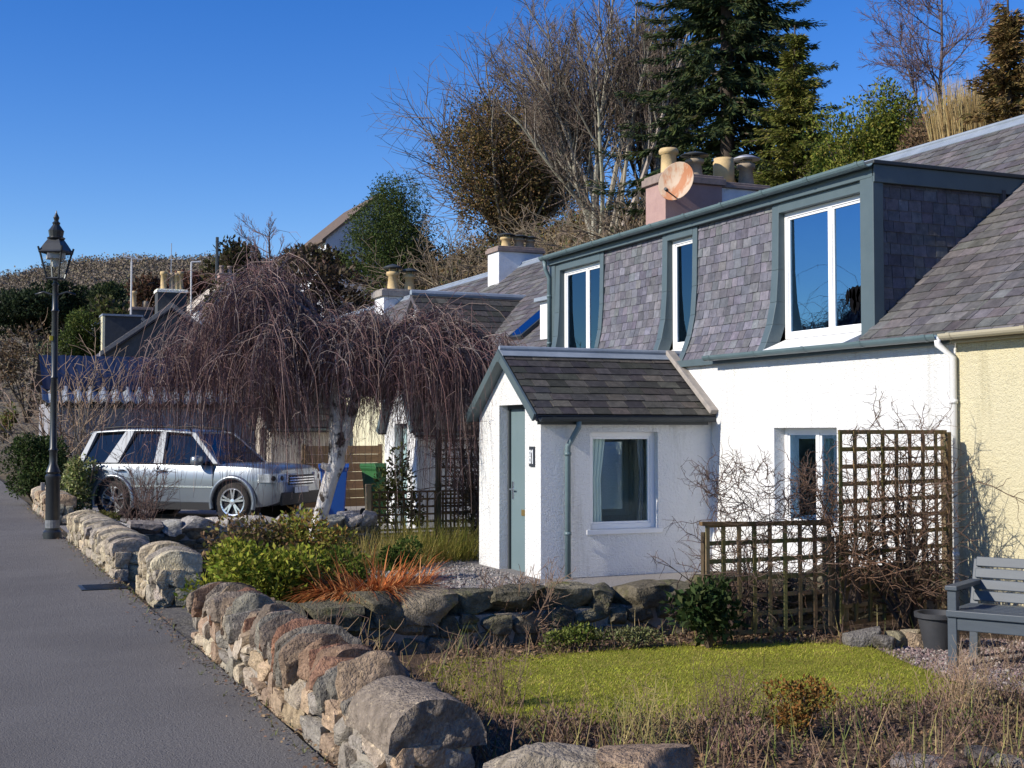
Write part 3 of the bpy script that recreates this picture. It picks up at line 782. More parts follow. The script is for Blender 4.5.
# cheeks
mb = MB()
zr = lambda x: EZ+(x-EX)*math.tan(TH)
mb.prism([(9.44, DY0+.012, zr(9.44)-.05), (9.44, DY0+.012, 4.45), (11.75, DY0+.012, 4.45), (11.75, DY0+.012, zr(11.75)-.05)], (0, .09, 0))
mb_ = MB(); mb_.prism([(9.44, DY1-.1, zr(9.44)-.05), (9.44, DY1-.1, 4.45), (11.75, DY1-.1, 4.45), (11.75, DY1-.1, zr(11.75)-.05)], (0, .1, 0))
mb_.build('dormer_cheek', M['dark_in'], house); ck = mb.build('dormer_cheek', M['dark_in'], house)
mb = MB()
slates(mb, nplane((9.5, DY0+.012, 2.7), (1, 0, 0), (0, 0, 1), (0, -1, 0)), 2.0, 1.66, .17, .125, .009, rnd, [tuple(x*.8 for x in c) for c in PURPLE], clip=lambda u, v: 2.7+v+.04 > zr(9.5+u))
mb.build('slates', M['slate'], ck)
mb = MB()
mb.box((9.36, 11.46, 4.42), (9.48, DY1, 4.555)); mb.build('fascia', M['trim'], dm, bevel=.005); mb = MB(); mb.box((9.36, DY0-.05, 4.36), (11.72, DY0-.015, 4.555))
mb.build('fascia', M['trim'], dm, bevel=.005)
mb = MB(); mb.box((9.33, DY0-.085, 4.558), (11.9, DY1+.03, 4.60)); mb.build('flat_roof', M['dark_trim'], dm, bevel=.008)
gutter(dm, (9.275, DY0-.06, 4.585), (9.275, DY1+.02, 4.565), .068, M['gutter'])
pipe(dm, [(9.28, DY1-.08, 4.5), (9.3, DY1-.08, 4.35), (9.37, DY1-.08, 4.2), (9.37, DY1-.08, 2.7)], .036, M['gutter'], clips=[(9.37, DY1-.08, 3.9), (9.37, DY1-.08, 3.1)])

# porch -------------------------------------------------------------
def porch(parent, xf, y0, y1, zg, ze, zrid, xb, wallm, det=False, door=None, doorm='teal_door', seed=5, slate_cols=DARKS):
    rnd = random.Random(seed); ym = (y0+y1)/2; sl = (zrid-ze)/(ym-y0); zz = lambda y: ze+sl*min(y-y0, y1-y)-.03
    d0, d1, dz = door; th = .25
    mb = MB()
    for a, b in ((y0, d0), (d1, y1)):
        mb.prism([(xf, a, zg-.1), (xf, b, zg-.1), (xf, b, zz(b)), (xf, a, zz(a))], (th, 0, 0))
    top = [(xf, d0, dz), (xf, d1, dz), (xf, d1, zz(d1))]+([(xf, ym, zz(ym))] if d0 < ym < d1 else [])+[(xf, d0, zz(d0))]
    mb.prism(top, (th, 0, 0))
    holes = [(7.40-xf-th, 8.37-xf-th, .38-zg+.1, 1.60-zg+.1)] if det else []
    wall_holes(mb, (xf+th, y0, zg-.1), (1, 0, 0), (0, -1, 0), th, 9.17-xf-th, ze-zg+.06, holes)
    h2 = [(8.0-xf-th, 8.95-xf-th, .42-zg+.1, 1.55-zg+.1)] if det else []
    wall_holes(mb, (xf+th, y1, zg-.1), (1, 0, 0), (0, 1, 0), th, 9.17-xf-th, ze-zg+.06, h2)
    pw = mb.build('porch_wall', wallm, parent)
    mb = MB(); ov = .12
    a_, b_ = (ym, zrid), (y0-ov, ze-ov*sl)
    n = V((0, -(zrid-b_[1]), ym-b_[0])).normalized(); n = V((0, -abs(n.y), abs(n.z)))
    for s in (-1, 1):
        yy = lambda y: y if s < 0 else 2*ym-y
        mb.prism([(xf-ov, yy(ym), zrid-.015), (xf-ov, yy(y0-ov), ze-ov*sl-.015), (xf-ov, yy(y0-ov), ze-ov*sl-.08), (xf-ov, yy(ym), zrid-.10)], (xb-xf+ov, 0, 0))
    pr = mb.build('porch_roof', M['dark_in'], parent)
    Ls = math.hypot(ym-y0+ov, zrid-b_[1]); mb = MB()
    for s in (-1, 1):
        yb = b_[0] if s < 0 else 2*ym-b_[0]
        slates(mb, nplane((xf-ov+.02, yb, b_[1]), (1, 0, 0), (0, -s*(ym-b_[0]), zrid-b_[1]), (0, s*abs(n.y), n.z)), (9.3 if det else xb)-xf+ov-.02, Ls-.02, .26 if det else .3, .15 if det else .2, .011, rnd, slate_cols, ja=.3)
    mb.build('slates', M['slate'], pr)
    mb = MB()
    for s in (-1, 1):
        yb = b_[0] if s < 0 else 2*ym-b_[0]; d = V((0, yb-ym, b_[1]-zrid)).normalized(); nn = V((0, s*abs(n.y), n.z))
        mb.obox(V((xf-ov-.01, ym, zrid))+nn*.022, V((xb-xf+ov-.0, 0, 0)), d*.13, nn*.01)
    mb.tube([(xf-ov-.01, ym, zrid+.045), (xb, ym, zrid+.045)], .035, 8, cap=True)
    mb.build('ridge', M['lead'], pr)
    mb = MB()
    for s in (-1, 1):
        yb = b_[0] if s < 0 else 2*ym-b_[0]
        d = V((0, yb-ym, b_[1]-zrid)); nn = V((0, s*abs(n.y), n.z))
        mb.obox(V((xf-ov-.035, ym, zrid))-nn*.085, V((.03, 0, 0)), d*1.01, nn*.105)
        mb.obox(V((xf-ov-.003, ym, zrid))-nn*.084, V((ov+.002, 0, 0)), d*1.0, nn*.02)
    mb.prism([(xf-ov-.038, ym-.09, zrid-.08), (xf-ov-.038, ym+.09, zrid-.08), (xf-ov-.038, ym, zrid+.03)], (.034, 0, 0)); mb.prism([(xf-ov-.038, ym-.09, zrid-.081), (xf-ov-.038, ym+.09, zrid-.081), (xf-ov-.038, ym, zrid-.14)], (.034, 0, 0))
    mb.build('bargeboard', M['trim'], pr)
    mb = MB(); mb.box((xf-ov+.03, y0-ov-.0, ze-ov*sl-.12), (9.05, y0-ov+.03, ze-ov*sl-.02)); mb.box((xf, y0-ov+.03, ze-ov*sl-.12), (9.05, y0-.002, ze-ov*sl-.10)); mb.build('fascia', M['dark_trim'], pr)
    gutter(parent, (xf-ov+.03, y0-ov-.06, ze-ov*sl-.03), (9.1, y0-ov-.06, ze-ov*sl-.025), .055, M['dark_trim'] if det else M['gutter'], name='porch_gutter')
    # door
    mb = MB(); xd = xf+.15
    mb.box((xd-.03, d0, zg), (xd+.05, d0+.05, dz)); mb.box((xd-.03, d1-.05, zg), (xd+.05, d1, dz)); mb.box((xd-.03, d0+.05, dz-.05), (xd+.05, d1-.05, dz)); mb.box((xf+.0, d0, zg-.1), (xf+.2, d1, zg+.02))
    dr = mb.build('door_frame', M['dark_trim'], parent)
    mb = MB(); mb.box((xd+.0, d0+.05, zg+.03), (xd+.045, d1-.05, dz-.05)); dd = mb.build('door', M[doorm], parent, bevel=.004)
    return dict(dd=dd, xd=xd, pr=pr, pw=pw)
P1 = porch(house, 6.72, 14.5, 16.5, -.25, 1.90, 2.64, 9.62, M['white'], True, (14.97, 15.8, 1.95), 'door', 7)
xd = P1['xd']
mb = MB(); mb.box((xd-.012, 15.16, .52), (xd, 15.40, .60)); mb.build('letter_plate', M['brass'], P1['dd'], bevel=.004)
mb = MB(); mb.tube([(xd, 15.68, .85), (xd-.05, 15.68, .85), (xd-.05, 15.57, .85)], .011, 8, cap=True); mb.box((xd-.006, 15.65, .72), (xd, 15.71, .95)); mb.build('handle', M['chrome'], P1['dd'])
mb = MB(); mb.box((6.70, 14.66, 1.17), (6.719, 14.81, 1.42)); pl = mb.build('number_plate', M['plaque'], house, bevel=.003)
mb = MB()                                               # figures 8 and 1, seen from the road (left is +Y)
def ring(mb, cy, cz, ry_, rz_, x):
    for i in range(14):
        a, b = 2*PI*i/14, 2*PI*(i+1)/14
        mb.prism([(x, cy+math.cos(a)*ry_, cz+math.sin(a)*rz_), (x, cy+math.cos(b)*ry_, cz+math.sin(b)*rz_), (x, cy+math.cos(b)*ry_*.5, cz+math.sin(b)*rz_*.55), (x, cy+math.cos(a)*ry_*.5, cz+math.sin(a)*rz_*.55)], (.004, 0, 0))
ring(mb, 14.768, 1.338, .028, .043, 6.695); ring(mb, 14.768, 1.25, .031, .047, 6.695); mb.box((6.695, 14.685, 1.205), (6.699, 14.707, 1.38)); mb.prism([(6.695, 14.707, 1.38), (6.695, 14.707, 1.358), (6.695, 14.73, 1.34), (6.695, 14.73, 1.355)], (.004, 0, 0))
mb.build('number', M['letter'], pl)
window(house, (7.40, 14.5+.09, .38), (1, 0, 0), (0, -1, 0), .97, 1.22, fw=.06, mull=(), pane=M['glass'], sill=.12, name='porch_window')
window(house, (8.95, 16.5-.09, .42), (-1, 0, 0), (0, 1, 0), .95, 1.13, fw=.06, mull=(.5,), pane=M['glass'], name='porch_window')
mb = MB(); mb.box((6.98, 14.76, -.3), (9.16, 16.24, -.22)); mb.build('porch_floor', M['room'], house); mb = MB(); mb.box((6.98, 14.76, 1.72), (9.16, 16.24, 1.76)); mb.build('porch_ceiling', M['room'], house); mb = MB(); mb.box((9.12, 14.76, -.2), (9.16, 16.24, 1.7)); mb.build('porch_lining', M['room'], house)
mb = MB()
for k in range(9): mb.tube([(7.47+.022*k, 14.70+.012*(k % 2), .44), (7.47+.02*k, 14.70+.012*(k % 2), 1.0), (7.47+.028*k, 14.69+.012*(k % 2), 1.56)], .017, 6)
mb.build('curtain', M['room'], house, smooth=True)
mb = MB()
for k in range(4): mb.tube([(8.20+.02*k, 14.71+.012*(k % 2), .44), (8.23+.016*k, 14.71+.012*(k % 2), 1.0), (8.18+.024*k, 14.70+.012*(k % 2), 1.56)], .016, 6)
mb.build('curtain', M['grey_render'], house, smooth=True)
mb = MB(); mb.box((7.42, 14.70, .40), (8.35, 14.9, .425)); mb.build('inner_sill', M['room'], house)
pipe(house, [(7.16, 14.33, 1.76), (7.16, 14.34, 1.66), (7.06, 14.44, 1.42), (7.06, 14.44, -.25)], .036, M['gutter'], clips=[(7.06, 14.44, 1.33), (7.06, 14.44, .35)], name='porch_downpipe')
mb = MB(); d = V((0, 14.36-15.5, 1.80-2.64)); mb.obox(V((9.06, 15.5, 2.67)), V((.13, 0, 0)), d, V((0, -.6, .75))*.07); mb.build('skew_flashing', M['mortar_skew'], P1['pr'], bevel=.01)
chimney(house, 13.70, 14.8, 21.25, 21.95, 4.6, 6.42, M['chimney_white'], [(13.98, .55, .19, 'squat', 'pot'), (14.5, .68, .16, 'cowl', 'pot_old')], ch=.1)

# ------------------------------------------------------------------ cream house next door
cream = thing('house', 'cream roughcast house under a grey slate roof behind the bench', 'house', (9.17, 4, -.25), 0, 'houses of the terrace')
mb = MB(); wall_holes(mb, (9.17, 3.5, -.35), (0, 1, 0), (-1, 0, 0), .45, Y0-.003-3.5, 2.85, []); mb.build('wall', M['cream'], cream); mb = MB(); mb.box((9.62, 3.5, -.3), (16.9, 3.8, 2.4)); mb.build('wall', M['cream'], cream); mb = MB(); mb.box((9.63, Y0-.3, -.3), (16.9, Y0-.01, 2.4)); mb.build('wall', M['cream'], cream)
rf = roof_body(cream, 3.5, Y0-.004)
mb = MB(); slates(mb, nplane((EX, 3.5, EZ), (0, 1, 0), SLV, SLN), Y0-3.504, 5.12, .24, .165, .011, rnd, GREYS); mb.build('slates', M['slate'], rf)
ridge(cream, 3.5, Y0-.004)
gutter(cream, (8.985, 4, 2.55), (8.985, Y0-.02, 2.562), .062, M['gutter_beige'])
mb = MB(); mb.box((9.09, 3.6, 2.475), (9.168, Y0-.01, 2.55)); mb.build('fascia', M['gutter_beige'], cream)

# satellite dish on the pink chimney
def dish(loc, face, r):
    t = thing('satellite_dish', 'rust streaked satellite dish fixed to the pink chimney', 'satellite dish', loc)
    f = V(face).normalized(); mb = MB()
    prof = [(r*k/6, .16*r*(k/6)**2*1.6) for k in range(7)]
    mb.lathe(prof, loc, 28, axis=f, cap=False); mb.lathe([(r, .256*r), (r*1.03, .25*r), (r*1.0, .22*r)], loc, 28, axis=f, cap=False)
    mm = pm('rusty_dish', (.50, .39, .29), (.44, .32, .22), scale=5, rough=.6, c3=(.40, .17, .08), s3=4.5, t3=(.47, .58), stretch=(1, 1, .45))
    mb.build('dish', mm, t, smooth=True)
    mb = MB(); L = V(loc)
    mb.tube([L-UP*r*.85+f*.06, L+f*r*1.15-UP*.8*r], .014, 6, cap=True); mb.tube([L+f*r*1.1-UP*.78*r, L+f*r*1.3-UP*.75*r], .032, 8, cap=True); mb.build('feed_arm', M['dark_trim'], t)
    mb = MB(); mb.tube([L-f*.02, L-f*.18, L+V((-.02, .35, -.18))], .022, 6, cap=True); mb.build('bracket', M['steel'], t)
dish((12.50, 20.85, 6.25), (-.86, -.46, .2), .37)

# ------------------------------------------------------------------ second white house
H2, H3 = 28.2, 47.0
h2 = thing('house', 'white house with pink chimney, dark cross gable and teal porch door behind the weeping tree', 'house', (9.17, Y1, -.25), 0, 'houses of the terrace')
mb = MB(); mb.box((9.17, Y1+.003, -.3), (9.6, H2, 2.45)); mb.box((16.5, Y1, -.3), (16.9, H2, 2.4)); mb.build('wall', M['white'], h2)
rf = roof_body(h2, Y1+.003, H2)
mb = MB(); slates(mb, nplane((EX, Y1+.01, EZ), (0, 1, 0), SLV, SLN), H2-Y1-.02, 5.12, .3, .2, .012, rnd, GREYS); mb.build('slates', M['slate'], rf)
ridge(h2, Y1+.003, H2)
porch(h2, 7.4, 20.97, 22.65, -.2, 1.80, 2.98, 10.4, M['white'], False, (21.5, 22.2, 1.75), 'teal_door', 9)
mb = MB(); wy, wz, hw = 25.8, 4.5, 2.2
mb.prism([(9.10, wy-hw, 2.3), (9.10, wy+hw, 2.3), (9.10, wy+hw, 2.55), (9.10, wy, wz-.1), (9.10, wy-hw, 2.55)], (.3, 0, 0)); gw = mb.build('gable_wall', M['white'], h2)
mb = MB()
for s in (-1, 1): mb.prism([(8.95, wy, wz), (8.95, wy+s*(hw+.15), 2.45), (8.95, wy+s*(hw+.15), 2.33), (8.95, wy, wz-.12)], (2.9, 0, 0))
gr = mb.build('gable_roof', M['far_slate'], h2)
mb = MB(); nn = V((0, -(wz-2.45), hw+.15)).normalized(); nn = V((0, -abs(nn.y), abs(nn.z)))
slates(mb, nplane((8.96, wy-hw-.15, 2.45), (1, 0, 0), (0, hw+.15, wz-2.45), nn), 2.85, math.hypot(hw+.15, wz-2.45), .3, .2, .012, rnd, DARKS); mb.build('slates', M['slate'], gr)
mb = MB(); mb.tube([(8.95, wy, wz+.02), (11.7, wy, wz+.02)], .07, 8, cap=True); mb.build('ridge', M['lead'], gr)
mb = MB(); o = V((10.1, 22.62, EZ+(10.1-EX)*.81+.03)); mb.obox(o, V((0, .7, 0)), SLV*.95, SLN*.07); sk = mb.build('skylight', M['dark_trim'], h2)
mb = MB(); mb.obox(o+V((0, .06, 0))+SLV*.06+SLN*.071, V((0, .58, 0)), SLV*.83, SLN*.006); mb.build('pane', M['glass_blue'], sk)
mb = MB(); mb.box((10.0, 20.98, 3.0), (11.3, 21.6, 3.98)); b = mb.build('small_dormer', M['smooth_white'], h2); mb = MB(); mb.box((9.9, 20.93, 3.985), (11.5, 21.66, 4.05)); mb.build('roof', M['lead'], b)
chimney(h2, 12.42, 13.685, 21.2, 21.95, 4.4, 6.5, M['pink'], [(12.72, .55, .17, 'tall', 'pot'), (13.3, .55, .16, 'cowl', 'pot_old')], ch=.16, ov=.06)

# ------------------------------------------------------------------ third house
h3 = thing('house', 'pale yellow house with tall white end chimneys behind the weeping tree', 'house', (9.17, H2, -.25), 0, 'houses of the terrace')
mb = MB(); mb.box((9.17, H2+.003, -.3), (9.6, H3, 2.45)); mb.box((16.5, H2, -.3), (16.9, H3, 2.4)); mb.build('wall', M['paleyellow'], h3)
rf = roof_body(h3, H2+.003, H3); ridge(h3, H2+.003, H3)
mb = MB(); slates(mb, nplane((EX, H2+.01, EZ), (0, 1, 0), SLV, SLN), 12, 5.12, .34, .24, .014, rnd, GREYS); mb.build('slates', M['slate'], rf)
porch(h3, 7.2, 30.9, 32.6, -.1, 1.86, 2.9, 10.3, M['beige'], False, (31.4, 32.1, 1.7), 'board', 12)
chimney(h3, 12.40, 13.6, 29.2, 29.9, 4.4, 6.15, M['chimney_white'], [(12.75, .40, .13, 'cowl', 'pot'), (13.1, .38, .13, 'cowl', 'pot_old'), (13.4, .36, .12, 'cowl', 'pot_old')], ch=.12)
chimney(h3, 12.4, 13.75, 38.3, 39.2, 4.6, 6.02, M['chimney_white'], [(12.85, .85, .18, 'cowl', 'pot'), (13.4, .75, .17, 'cowl', 'pot')], ch=.22, cope=M['mortar_skew'], ov=.09)

# ------------------------------------------------------------------ houses further along
def gable_house(label, x0, x1, xr, y0, y1, zb, ze, zrd, wallm, roofm, name='house', skew=None, group='houses further along the slope'):
    t = thing(name, label, 'house', (x0, y0, zb), 0, group)
    mb = MB(); mb.prism([(x0, y0, zb), (x1, y0, zb), (x1, y0, ze), (xr, y0, zrd-.06), (x0, y0, ze)], (0, y1-y0, 0)); mb.build('wall', M[wallm], t)
    mb = MB()
    for xe in (x0, x1):
        s = -1 if xe == x0 else 1
        sl_ = (zrd-ze)/abs(xr-xe)
        mb.prism([(xr, y0-.15, zrd), (xe+s*.25, y0-.15, ze-.25*sl_), (xe+s*.25, y0-.15, ze-.25*sl_+.13), (xr, y0-.15, zrd+.16)], (0, y1-y0+.3, 0))
    rf = mb.build('roof', M[roofm], t)
    if skew:
        mb = MB()
        for xe in (x0, x1):
            s = -1 if xe == x0 else 1; sl_ = (zrd-ze)/abs(xr-xe)
            for yy in (y0-.2, y1-.1):
                mb = MB(); mb.prism([(xr, yy, zrd+.1), (xe+s*.3, yy, ze-.3*sl_+.1), (xe+s*.3, yy, ze-.3*sl_+.32), (xr, yy, zrd+.34)], (0, .32, 0)); mb.build('skew', M[skew], rf)
    return t, rf
M['dark_render'] = pm('dark_grey_harling', (.13, .125, .12), (.09, .088, .088), scale=2, rough=.95, bump=.5, bscale=12)
t5, r5 = gable_house('dark stone house with skewed gable and broad dark chimney beyond the corrugated shed', 7.0, 13.0, 10.0, 64, 75, -.5, 5.3, 7.5, 'dark_render', 'far_slate', skew='mortar_skew')
chimney(t5, 9.36, 10.75, 64.1, 65.0, 7.0, 8.5, M['dark_block'], [(9.7, .9, .16, 'tall', 'pot'), (10.1, .85, .15, 'tall', 'pot_old'), (10.3, .85, .15, 'tall', 'pot'), (10.5, .95, .15, 'tall', 'pot')], ch=.15, cope=M['mossy'])
t6, r6 = gable_house('far slate roofed house with pale dormers and a single chimney pot', 7.0, 13.2, 10.1, 76, 92, -.5, 5.5, 7.9, 'dark_render', 'far_slate', skew='mortar_skew')
chimney(t6, 9.66, 10.85, 76.1, 77, 7.2, 8.7, M['dark_block'], [(9.85, .95, .16, 'tall', 'pot'), (10.5, .4, .15, 'squat', 'pot_old')], ch=.15)
for tt, yy in ((t5, 71.6), (t6, 77.4), (t6, 83.5)):
    mb = MB(); mb.box((7.75, yy, 5.6), (9.6, yy+1.3, 7.75)); b = mb.build('dormer', M['dark_block'], tt); mb = MB(); mb.box((7.62, yy+.0, 5.6), (7.748, yy+1.3, 7.75)); mb.build('dormer_front', M['paleyellow'], b); mb = MB(); mb.box((7.6, yy-.12, 7.76), (9.7, yy+1.42, 7.86)); mb.build('roof', M['lead'], b)  # shaded sides and sunlit fronts put into the colours, dark body and pale front
t7, r7 = gable_house('small bluish white gabled house high among bushes under a red potted chimney', 14.3, 18.0, 16.1, 81, 88, 5.5, 9.4, 11.0, 'bluewhite', 'beige')
chimney(t7, 15.6, 16.6, 81.2, 81.9, 10.4, 11.5, M['pink'], [(15.8, .5, .15, 'tall', 'stone_cope'), (16.3, .5, .15, 'tall', 'stone_cope')], ch=.1)
t8, r8 = gable_house('white house high on the bank with brown roof, beside the dark conifer', 19.3, 25.4, 22.4, 70, 77, 7, 12.35, 14.95, 'bluewhite', 'beige', skew=None)
M['brown_tile'] = pm('brown_roof_tile', (.16, .115, .085), (.11, .085, .07), scale=4, rough=.9, bump=.5, bscale=12)
r8.data.materials[0] = M['brown_tile']

# shed with corrugated roof
shed = thing('shed', 'long grey walled shed with dark corrugated roof behind the silver car', 'shed', (2.4, 34, -.1))
mb = MB(); mb.box((2.4, 34, -.3), (8.0, 38, 2.34)); mb.build('wall', M['grey_render'], shed)
M['navy_sheet'] = pm('navy_roof_sheet', (.007, .010, .026), (.012, .015, .034), scale=2, rough=.45, spec=.5)
M['pale_sheet'] = pm('pale_corrugated_sheet', (.30, .33, .36), (.2, .22, .25), scale=5, rough=.5, spec=.4)
def corr(mb, x0, x1, ya, za, yb, zb_, amp, wl):
    n = int((x1-x0)/wl*8); vs, fs = [], []
    for i in range(n+1):
        x = x0+(x1-x0)*i/n; h = amp*math.cos(2*PI*(x-x0)/wl)
        for (y, z) in ((ya, za), (yb, zb_)):
            vs += [V((x, y, z+h)), V((x, y, z+h-.02))]
    for i in range(n):
        a, b = 4*i, 4*i+4
        fs += [(a, a+2, b+2, b), (a+1, b+1, b+3, a+3), (a, b, b+1, a+1), (a+2, a+3, b+3, b+2)]
    mb.add(vs, fs)
mb = MB(); corr(mb, 2.25, 8.15, 34.3, 2.68, 36.1, 3.62, .010, .2); corr(mb, 2.25, 8.15, 37.9, 2.7, 36.12, 3.62, .010, .2); rf = mb.build('roof', M['navy_sheet'], shed, smooth=True)
mb = MB(); corr(mb, 2.2, 8.2, 33.72, 2.36, 34.42, 2.72, .045, .30); mb.build('roof_edge', M['pale_sheet'], rf, smooth=True)
mb = MB(); mb.box((2.3, 33.9, 2.22), (8.1, 33.99, 2.36)); mb.build('fascia', M['dark_trim'], shed)
# ------------------------------------------------------------------ silver car (local: x forward, y left, z up)
M['paint'] = pm('silver_car_paint', (.21, .235, .262), (.195, .218, .24), scale=2, rough=.33, metal=.6, coat=.4, spec=.5, c3=(.22, .235, .25), s3=1.6, t3=(.6, .9))
M['car_glass'] = pm('tinted_car_glass', (.008, .012, .016), rough=.015, spec=.7)
M['car_black'] = pm('black_car_plastic', (.014, .014, .015), rough=.55)
M['tyre'] = pm('tyre_rubber', (.022, .02, .019), (.04, .035, .03), scale=20, rough=.9, bump=.3)
M['alloy'] = pm('alloy_wheel', (.62, .63, .65), rough=.25, metal=.9)
M['headlamp'] = pm('headlamp_lens', (.55, .60, .64), (.25, .28, .30), scale=9, rough=.06, spec=.9, metal=.3)
M['tail_red'] = pm('tail_lamp_lens', (.30, .015, .015), rough=.15, spec=.6)
M['plate'] = pm('blank_white_plate', (.65, .65, .62), rough=.4)
M['pillar_paint'] = pm('silver_pillar_paint', (.33, .35, .37), rough=.6, metal=.1)
CARRZ = math.atan2(-.689, .724)
car = thing('car', 'silver four wheel drive estate car parked nose towards the houses behind the weeping tree', 'car', (4.62, 26.0, -.07), CARRZ)
ST = [(-2.26, .74, .50, .98), (-2.22, .84, .38, 1.06), (-2.12, .90, .30, 1.10), (-1.9, .935, .26, 1.105), (-1.3, .95, .25, 1.10), (-.6, .95, .25, 1.09), (0, .95, .25, 1.075), (.6, .95, .25, 1.065), (.98, .95, .25, 1.055),
      (1.3, .95, .25, 1.055), (1.65, .945, .25, 1.045), (1.95, .93, .28, 1.025), (2.12, .90, .32, .995), (2.22, .84, .36, .94), (2.27, .74, .42, .86)]
def sect(x, wd, zb, zt):
    half = [(wd*.90, zb), (wd*.975, zb+.10), (wd*.99, zb+(zt-zb)*.42), (wd, zb+(zt-zb)*.62), (wd*.985, zb+(zt-zb)*.82), (wd*.95, zt-.035), (wd*.89, zt), (wd*.5, zt+.025)]
    return [V((x, -y, z)) for y, z in half]+[V((x, y, z)) for y, z in half[::-1]]
mb = MB(); vs, fs = [], []; n = 16
for s in ST: vs += sect(*s)
for i in range(len(ST)-1):
    for j in range(n): fs.append((i*n+j, (i+1)*n+j, (i+1)*n+(j+1) % n, i*n+(j+1) % n))
fs.append(list(range(n))[::-1]) if False else fs.append(list(range(n))); fs.append([(len(ST)-1)*n+j for j in range(n)][::-1])
mb.add(vs, fs)
body = mb.build('body', M['paint'], car, local=True)
bmx = bmesh.new(); bmx.from_mesh(body.data); bmesh.ops.recalc_face_normals(bmx, faces=bmx.faces); bmx.to_mesh(body.data); bmx.free()
cut = MB()
for x in (-1.31, 1.36):
    for sy in (-1, 1): cut.lathe([(.43, 0), (.43, .34)], (x, sy*1.05, .36), 28, axis=(0, -sy, 0))
co = cut.build('cutter', M['car_black'], None)
bmx = bmesh.new(); bmx.from_mesh(co.data); bmesh.ops.recalc_face_normals(bmx, faces=bmx.faces); bmx.to_mesh(co.data); bmx.free()
body.parent = None
bo = body.modifiers.new('cut', 'BOOLEAN'); bo.object = co; bo.operation = 'DIFFERENCE'; bo.solver = 'EXACT'
dg = bpy.context.evaluated_depsgraph_get(); nm = bpy.data.meshes.new_from_object(body.evaluated_get(dg)); body.modifiers.clear(); body.data = nm; bpy.data.objects.remove(co); body.parent = car
for p in nm.polygons: p.use_smooth = True
nm.materials.clear(); nm.materials.append(M['paint'])
es = body.modifiers.new('edges', 'EDGE_SPLIT'); es.split_angle = R(32)
gw_ = lambda z: .882-.265*max(0, min(1, (z-1.06)/.58))
mb = MB()
gp = [(-2.17, 1.07), (1.02, 1.04), (.36, 1.645), (-.4, 1.70), (-1.2, 1.705), (-1.94, 1.665)]
mb.add([V((x, -gw_(z), z)) for x, z in gp]+[V((x, gw_(z), z)) for x, z in gp], [list(range(6)), list(range(11, 5, -1))]+[(i, i+6, (i+1) % 6+6, (i+1) % 6) for i in range(6)])
mb.build('window_glass', M['car_glass'], car, local=True)
gw_ = lambda z: .895-.205*max(0, min(1, (z-1.06)/.58))
mb = MB()                                               # roof skin
rp = [(.34, 1.63), (.15, 1.67), (-.4, 1.707), (-1.2, 1.712), (-1.88, 1.677), (-2.05, 1.645)]
vs, fs = [], []
for x, z in rp:
    for k in range(9):
        y = -1+k/4; vs.append(V((x, y*.70, z+.035*(1-y*y)**.5-.002)))
for i in range(5):
    for k in range(8): fs.append((i*9+k, i*9+k+1, (i+1)*9+k+1, (i+1)*9+k))
mb.add(vs, fs); ro = mb.build('roof', M['paint'], car, local=True, smooth=True); so_ = ro.modifiers.new('solid', 'SOLIDIFY'); so_.thickness = .03
